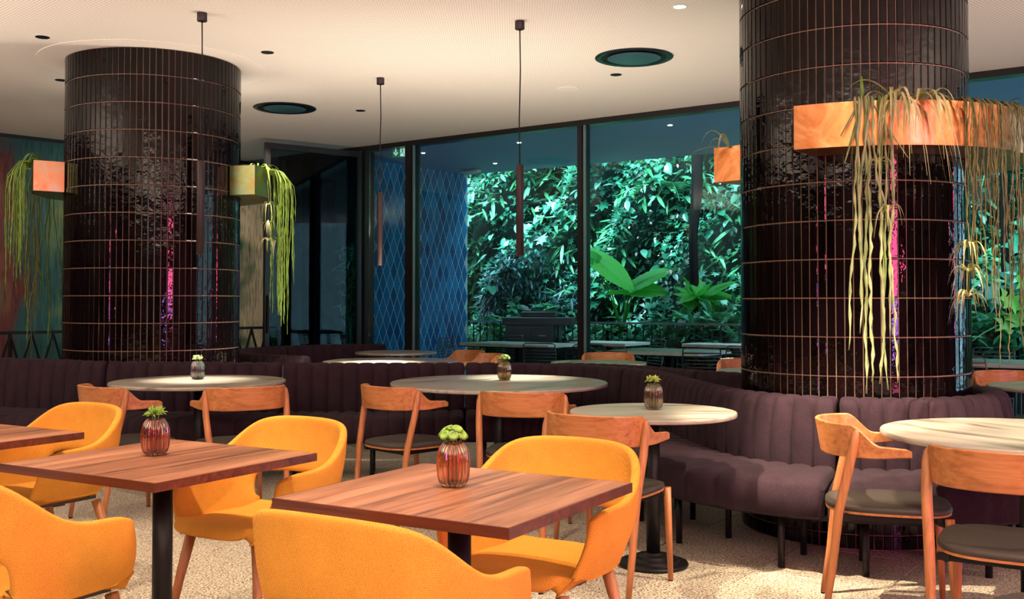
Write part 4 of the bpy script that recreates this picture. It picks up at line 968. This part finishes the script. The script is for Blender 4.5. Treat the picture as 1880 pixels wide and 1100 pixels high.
def scatter(name, shape_, P, D, U, sz, mat, parent, **kw):
    """joins many leaves: positions P, growth directions D, up hints U, sizes sz"""
    v, f = leaf_shape(shape_); P, D, U = map(np.asarray, (P, D, U)); D = D/np.linalg.norm(D, axis=1, keepdims=True)
    X = np.cross(D, U); X /= np.linalg.norm(X, axis=1, keepdims=True)+1e-9; Z = np.cross(X, D); sz = np.asarray(sz)[:, None, None]
    V = P[:, None, :]+sz*(v[None, :, 0:1]*X[:, None, :]+v[None, :, 1:2]*D[:, None, :]+v[None, :, 2:3]*Z[:, None, :])
    n, k = len(P), len(v); V = V.reshape(-1, 3)
    lv = []; ls = []; lt = []; s0 = 0
    fl_ = np.concatenate([np.array(x) for x in f]); lens = np.array([len(x) for x in f]); st = np.concatenate([[0], np.cumsum(lens)[:-1]]); tot = lens.sum()
    me = bpy.data.meshes.new(name); me.vertices.add(n*k); me.vertices.foreach_set('co', V.ravel())
    me.loops.add(n*tot); me.loops.foreach_set('vertex_index', (fl_[None, :]+k*np.arange(n)[:, None]).ravel().astype(np.int32))
    me.polygons.add(n*len(f)); me.polygons.foreach_set('loop_start', (st[None, :]+tot*np.arange(n)[:, None]).ravel().astype(np.int32))
    me.update(calc_edges=True); me.materials.append(mat); me.polygons.foreach_set('use_smooth', [True]*len(me.polygons))
    return link(name, me, parent, **kw)
gn = np.array([GN.x, GN.y, 0]); gd = np.array([GD.x, GD.y, 0])
def wallpts(n, t0, t1, z0, z1, n0, n1):
    t = RS.uniform(t0, t1, n); z = RS.uniform(z0, z1, n); q = RS.uniform(n0, n1, n)
    bulge = .35*np.sin(t*1.9+z*1.3)+.25*np.sin(t*4.1-z*2.7)
    return np.array([GW0.x, GW0.y, 0])+gd*t[:, None]+gn*(q+bulge+.3-.12*z)[:, None]+np.array([0, 0, 1])*z[:, None], t, z
lw = thing('living_wall', 'tall garden wall smothered in leaves and small pink flowers', 'green wall')
bk = MB(); rows = []
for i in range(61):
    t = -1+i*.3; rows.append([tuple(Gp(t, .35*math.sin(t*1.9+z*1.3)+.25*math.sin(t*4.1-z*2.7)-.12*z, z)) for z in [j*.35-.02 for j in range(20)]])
bk.grid(rows); bk.build('backing', simple('dark_backing', (.004, .020, .012), .9, var=.4), lw, True)  # very dark green sheet behind the leaves
def dirs(n, down=.6, spread=.8):
    D = gn*RS.uniform(.3, 1, n)[:, None]+gd*RS.uniform(-spread, spread, n)[:, None]+np.array([0, 0, 1])*(RS.uniform(-.9, .5, n)-down*.4)[:, None]; return D
def ups(n): return gn*.5+np.array([0, 0, 1.0])+RS.uniform(-.4, .4, (n, 3))
P, t_, z_ = wallpts(32000, -1, 16, .1, 5.8, -.05, .22); scatter('foliage', 'oval', P, dirs(32000), ups(32000), RS.uniform(.05, .12, 32000), m_leaf, lw, kind='stuff')
P, t_, z_ = wallpts(9000, -1, 16, .2, 6.2, .05, .28); keep = (np.sin(t_*2.3+1)*np.cos(z_*1.7) > .0); P = P[keep]; n = len(P); scatter('fern_foliage', 'long', P, dirs(n, .2, 1), ups(n), RS.uniform(.22, .42, n), m_fern, lw, kind='stuff')
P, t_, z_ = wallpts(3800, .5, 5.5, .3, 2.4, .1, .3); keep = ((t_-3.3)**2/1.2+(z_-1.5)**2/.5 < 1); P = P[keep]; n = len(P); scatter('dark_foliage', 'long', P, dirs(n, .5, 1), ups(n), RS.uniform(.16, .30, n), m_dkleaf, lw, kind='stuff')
P, t_, z_ = wallpts(5200, -1, 16, .2, 5.8, .1, .3); scatter('lobed_foliage', 'lobed', P, dirs(5200), ups(5200), RS.uniform(.08, .16, 5200), m_leaf, lw, kind='stuff')
P, t_, z_ = wallpts(900, 1, 15, .8, 4.2, .22, .36); keep = (np.sin(t_*1.3+.4)+.6*np.sin(z_*2+t_) > .3); P = P[keep]; n = len(P); scatter('flower', 'oval', P, dirs(n), ups(n), RS.uniform(.045, .08, n), m_pink, lw, kind='stuff')
# large leaves that can be told apart
for kd, cnt, s0, s1, mt in (('lobed', 100, .15, .28, m_leafb), ('oval', 110, .13, .25, m_leafb), ('heart', 80, .12, .22, m_leafb)):
    v, f = leaf_shape(kd); me = MB().add([tuple(x) for x in v], f).mesh('leaf', mt, True); cc = 0
    P, t_, z_ = wallpts(cnt*4, 1.0, 13, .4, 4.4, .22, .38); D = dirs(cnt*4, .9, .9)
    for p, d in zip(P, D):
        q = proj(p)
        if q is None or not ((860 < q[0] < 1365 or 1780 < q[0] < 1890) and 270 < q[1] < 640): continue
        d = Vector(d).normalized(); u = Vector((GN.x*.5, GN.y*.5, 1))+Vector(RS.uniform(-.4, .4, 3)); x = d.cross(u).normalized(); zz_ = x.cross(d); s_ = random.uniform(s0, s1)
        o = link('leaf', me, lw); o.matrix_world = Matrix((( x.x*s_, d.x*s_, zz_.x*s_, p[0]), (x.y*s_, d.y*s_, zz_.y*s_, p[1]), (x.z*s_, d.z*s_, zz_.z*s_, p[2]), (0, 0, 0, 1)))
        cc += 1
        if cc >= cnt: break
# garden bed
bed = MB(); bed.prism([Gp(-1, .1)[:2], Gp(16, .1)[:2], Gp(16, 1.6)[:2], Gp(-1, 1.6)[:2]][::-1], -.02, .35); struct('ground_bed', bed, m_soil, 'dark raised garden bed at the foot of the leafy wall', 'garden bed')
ug = thing('undergrowth', 'dense low ferns and leaves filling the garden bed behind the patio', 'plants'); ug['kind'] = 'stuff'
n = 5200; t = RS.uniform(1.9, 15, n); q = RS.uniform(.5, 1.65, n); h = RS.uniform(.0, 1, n)*(.55+.25*np.sin(t*2.1)); P = np.array([GW0.x, GW0.y, .33])+gd*t[:, None]+gn*q[:, None]+np.array([0, 0, 1])*h[:, None]
A = RS.uniform(0, 2*PI, n); D = np.stack([np.cos(A), np.sin(A), RS.uniform(-.2, 1.1, n)], 1); UU = np.array([0, 0, 1.0])+RS.uniform(-.3, .3, (n, 3))
scatter('foliage', 'long', P[:3200], D[:3200], UU[:3200], RS.uniform(.2, .45, 3200), m_fern, ug, kind='stuff'); scatter('foliage', 'oval', P[3200:], D[3200:], UU[3200:], RS.uniform(.12, .26, 2000), m_leaf, ug, kind='stuff')
def leaf_obj(parent, me, base, dvec, size, up=(0, 0, 1), wid=1.0):
    d = Vector(dvec).normalized(); x = d.cross(Vector(up)).normalized(); z = x.cross(d); o = link('leaf', me, parent)
    o.matrix_world = Matrix(((x.x*size*wid, d.x*size, z.x*size, base[0]), (x.y*size*wid, d.y*size, z.y*size, base[1]), (x.z*size*wid, d.z*size, z.z*size, base[2]), (0, 0, 0, 1))); return o
def lmesh(kind, mat):
    v, f = leaf_shape(kind); return MB().add([tuple(x) for x in v], f).mesh('leaf', mat, True)
def vein_leaf(mat, lobes=.14, wid=.40, nv=9):
    rows = []; NU, NV = 27, 17
    for i in range(NU):
        u = i/(NU-1); w = wid*(math.sin(PI*min(1, (u+.10)/1.10))**.62)*(1-.55*u*u) ; row = []
        for j in range(NV):
            v = (j/(NV-1)-.5)*2; y = u-lobes*abs(v)*(1-u)**3*2.2+.10*abs(v)*u*(1-u); x = w*v
            rid = math.cos((u-.30*abs(v))*nv*2*PI)*.5+.5; z = .10*abs(v)*w-.16*u*u+.030*(rid**2)*min(1, abs(v)*5)*(1-abs(v)*.4)-.012*math.exp(-(v*9)**2)
            row.append((x, y, z))
        rows.append(row)
    return MB().grid(rows).mesh('leaf', mat, True)
ear = vein_leaf(m_ear); lng = lmesh('long', m_ear); ovl = vein_leaf(m_ear, 0.0, .27, 12)
Yg = 15.3
t = thing('elephant_ear_plant', 'elephant ear plant with three huge bright green leaves just outside the middle pane', 'plant'); base = atY(1142, 610, Yg)
for (bx, by), (tx, ty), up, sc in (((1092, 476), (1170, 528), (.25, -.7, .7), 1.0), ((1102, 482), (1068, 462), (0, -.9, .6), 1.1), ((1163, 528), (1238, 485), (.1, -.55, .85), .75), ((1155, 530), (1227, 533), (0, -.8, .55), .85), ((1148, 538), (1112, 536), (0, -.4, .9), .8)):
    b_ = atY(bx, by, Yg); e_ = atY(tx, ty, Yg-.15); leaf_obj(t, ear, b_, e_-b_, (e_-b_).length*1.02, up, .85*sc); MB().tube([base, base.lerp(b_, .5)+Vector((.02, 0, .02)), b_], [.016, .012, .008], 7).build('stalk', m_ear, t, True)
MB().tube([(base.x, base.y, .3), base], .02, 7).build('stem', m_ear, t, True)
t = thing('ginger_plant', 'tall leafy plant with long glossy green leaves left of the right column', 'plant'); Yc = 14.8; top = atY(1284, 540, Yc)
for tx, ty in ((1264, 490), (1262, 505), (1242, 520), (1300, 508), (1340, 502), (1342, 530), (1330, 550), (1305, 560), (1245, 515), (1356, 542), (1250, 550), (1275, 498), (1240, 575), (1335, 580)):
    e_ = atY(tx, ty, Yc+random.uniform(-.3, .3)); leaf_obj(t, ovl, top-Vector((0, 0, random.uniform(0, .15))), e_-top, (e_-top).length*1.12, (0, -.5, .85), .75)
MB().tube([(top.x, top.y, .3), top], .014, 7).build('stem', m_ear, t, True)
t = thing('garden_tree', 'dark slim tree trunk with drooping fronds between leafy wall and ginger plant', 'tree'); Yt = 14.95; bt_ = atY(1277, 620, Yt)
MB().tube([(bt_.x, bt_.y, .3), (bt_.x-.01, bt_.y, 1.2), (bt_.x-.03, bt_.y, 2.2), (bt_.x+.03, bt_.y, 2.9), (bt_.x+.04, bt_.y, 3.7)], [.085, .07, .065, .085, .08], 12).build('trunk', m_bark, t, True)
def frond(parent, b0, d, L_, droop, mat, w=.16, n=16):
    d = Vector(d).normalized(); s_ = Vector((-d.y, d.x, 0)).normalized(); mb = MB(); pts = []
    for i in range(n+1): u = i/n; pts.append(Vector(b0)+d*L_*u+Vector((0, 0, -droop*u*u)))
    for i in range(1, n+1):
        u = i/n; L2_ = w*math.sin(PI*min(1, .15+u*.85))+.01
        for sg in (-1, 1):
            a = pts[i]; e = a+s_*sg*L2_+d*L2_*.45+Vector((0, 0, -.25*L2_)); m = a.lerp(e, .5)+d*.018; mb.add([a, m+Vector((0, 0, .01)), e, a.lerp(e, .5)-d*.018], [(0, 1, 2, 3)])
    mb.tube(pts, .005, 4); return mb.build('frond', mat, parent, True)
for k in range(9): a = k*2*PI/9+.2; frond(t, (bt_.x+.04, bt_.y, 3.7), (math.cos(a), math.sin(a), .15), .75, .5, m_fern, .14)
def fern(px, py, Y, n, L_, label, mat=m_fern, droop=.35, w=.12, stem=True):
    t = thing('fern', label, 'fern'); b_ = atY(px, py, Y)
    for k in range(n): a = k*2*PI/n+random.uniform(-.3, .3); frond(t, b_, (math.cos(a), math.sin(a), random.uniform(.2, .7)), L_*random.uniform(.8, 1.1), L_*droop, mat, w)
    if stem: MB().tube([(b_.x, b_.y, .3), b_], .02, 6).build('stem', m_bark, t)
fern(1222, 345, 16.0, 8, 1.0, 'large light green fern high on the leafy wall left of the tree trunk', m_fern, .7, .2, False)
fern(1115, 605, 15.4, 8, .4, 'small fern below the elephant ear plant', m_fern)
fern(1210, 600, 15.1, 8, .45, 'dark fern between elephant ear plant and ginger plant', m_leaf)
fern(1342, 590, 14.4, 9, .5, 'bright fern beside the left edge of the right column', m_fern)
fern(1835, 590, 12.5, 9, .55, 'feathery fern in the pane at the right edge, above the patio table', m_fern)
fern(1800, 605, 12.6, 8, .4, 'low fern beside the right edge of the right column', m_fern)
fern(1868, 615, 12.3, 8, .4, 'low fern at the far right above the patio table', m_leaf)
t = thing('palm', 'palm with drooping pale fronds seen through the hanging strands at right', 'palm'); b_ = atY(1800, 330, 13.1)
for k in range(11): a = k*2*PI/11; frond(t, b_+Vector((.3, 0, .5)), (math.cos(a), math.sin(a), .2), .95, .9, m_fern, .25, 22)
MB().tube([(b_.x+.3, b_.y, .3), (b_.x+.3, b_.y, b_.z+.5)], .05, 8).build('trunk', m_bark, t)
pal = lmesh('lobed', m_pale)
t = thing('lime_leaf_plant', 'plant with broad lime green lobed leaves at the far right', 'plant'); b_ = atY(1862, 620, 12.3)
for (bx, by), (tx, ty), s_ in (((1872, 560), (1838, 545), .28), ((1868, 590), (1842, 600), .27), ((1880, 530), (1876, 505), .25), ((1890, 580), (1892, 545), .3), ((1860, 575), (1870, 600), .2)):
    p_ = atY(bx, by, 12.3); e_ = atY(tx, ty, 12.2); leaf_obj(t, pal, p_, e_-p_, s_*1.3, (0, -.9, .5), 1.0); MB().tube([b_, p_], .006, 5).build('stalk', m_pale, t)
MB().tube([(b_.x, b_.y, .3), b_], .012, 6).build('stem', m_pale, t)
mon = lmesh('lobed', m_leafb)
t = thing('monstera', 'monstera with blue-green split leaves at the right edge behind the strands', 'plant'); b_ = atY(1875, 540, 12.8)
for (bx, by), (tx, ty) in (((1850, 440), (1885, 462)), ((1862, 490), (1890, 512)), ((1845, 520), (1880, 500)), ((1836, 535), (1808, 552)), ((1870, 400), (1895, 420))):
    p_ = atY(bx, by, 12.8); e_ = atY(tx, ty, 12.7); leaf_obj(t, mon, p_, e_-p_, .42, (0, -.9, .4)); MB().tube([b_, p_], .007, 5).build('stalk', m_leafb, t)
MB().tube([(b_.x, b_.y, .3), b_], .014, 6).build('stem', m_leafb, t)
# bamboo added behind the glass door in place of its reflection
t = thing('bamboo', 'slender blue-green bamboo clump standing in for the reflection in the open glass door', 'bamboo'); rb = random.Random(5)
bb = atZ(645, 640, 0.72); bx0, by0 = -2.06, 13.62; PP = []; DD = []
for k in range(9):
    x = bx0+rb.uniform(-.14, .14); y = by0+rb.uniform(-.08, .08); lx = rb.uniform(-.15, .1); MB().tube([(x, y, .42), (x+lx*.4, y, 1.2), (x+lx, y, 2.0)], [.007, .006, .003], 5).build('cane', m_fern, t, True)
    for j in range(60): u = rb.uniform(.35, 1); PP.append((x+lx*u+rb.uniform(-.1, .1), y+rb.uniform(-.1, .1), .42+1.6*u)); DD.append((rb.uniform(-1, 1), rb.uniform(-1, 1), rb.uniform(-.8, .3)))
scatter('foliage', 'long', PP, DD, np.tile([0, 0, 1.0], (len(PP), 1))+RS.uniform(-.2, .2, (len(PP), 3)), RS.uniform(.07, .13, len(PP)), m_fern, t, kind='stuff')
t = thing('bamboo_planter', 'dark rectangular planter added at the foot of the stand-in bamboo', 'planter', (bx0, by0, -.02), aw); sharp(MB().cbox(-.22, .22, -.12, .12, 0, .45, .006).build('body', m_stone, t))  # planter added to carry the mirrored bamboo
MB().box(-.20, .20, -.10, .10, .45, .455).build('soil', m_soil, t)
spot('bamboo_fill', (-2.35, 12.95, 2.9), (-2.05, 13.7, 1.4), 30, 50, .6, (.2, .65, 1.0), .05)  # blue fill added to brighten the bamboo behind the door
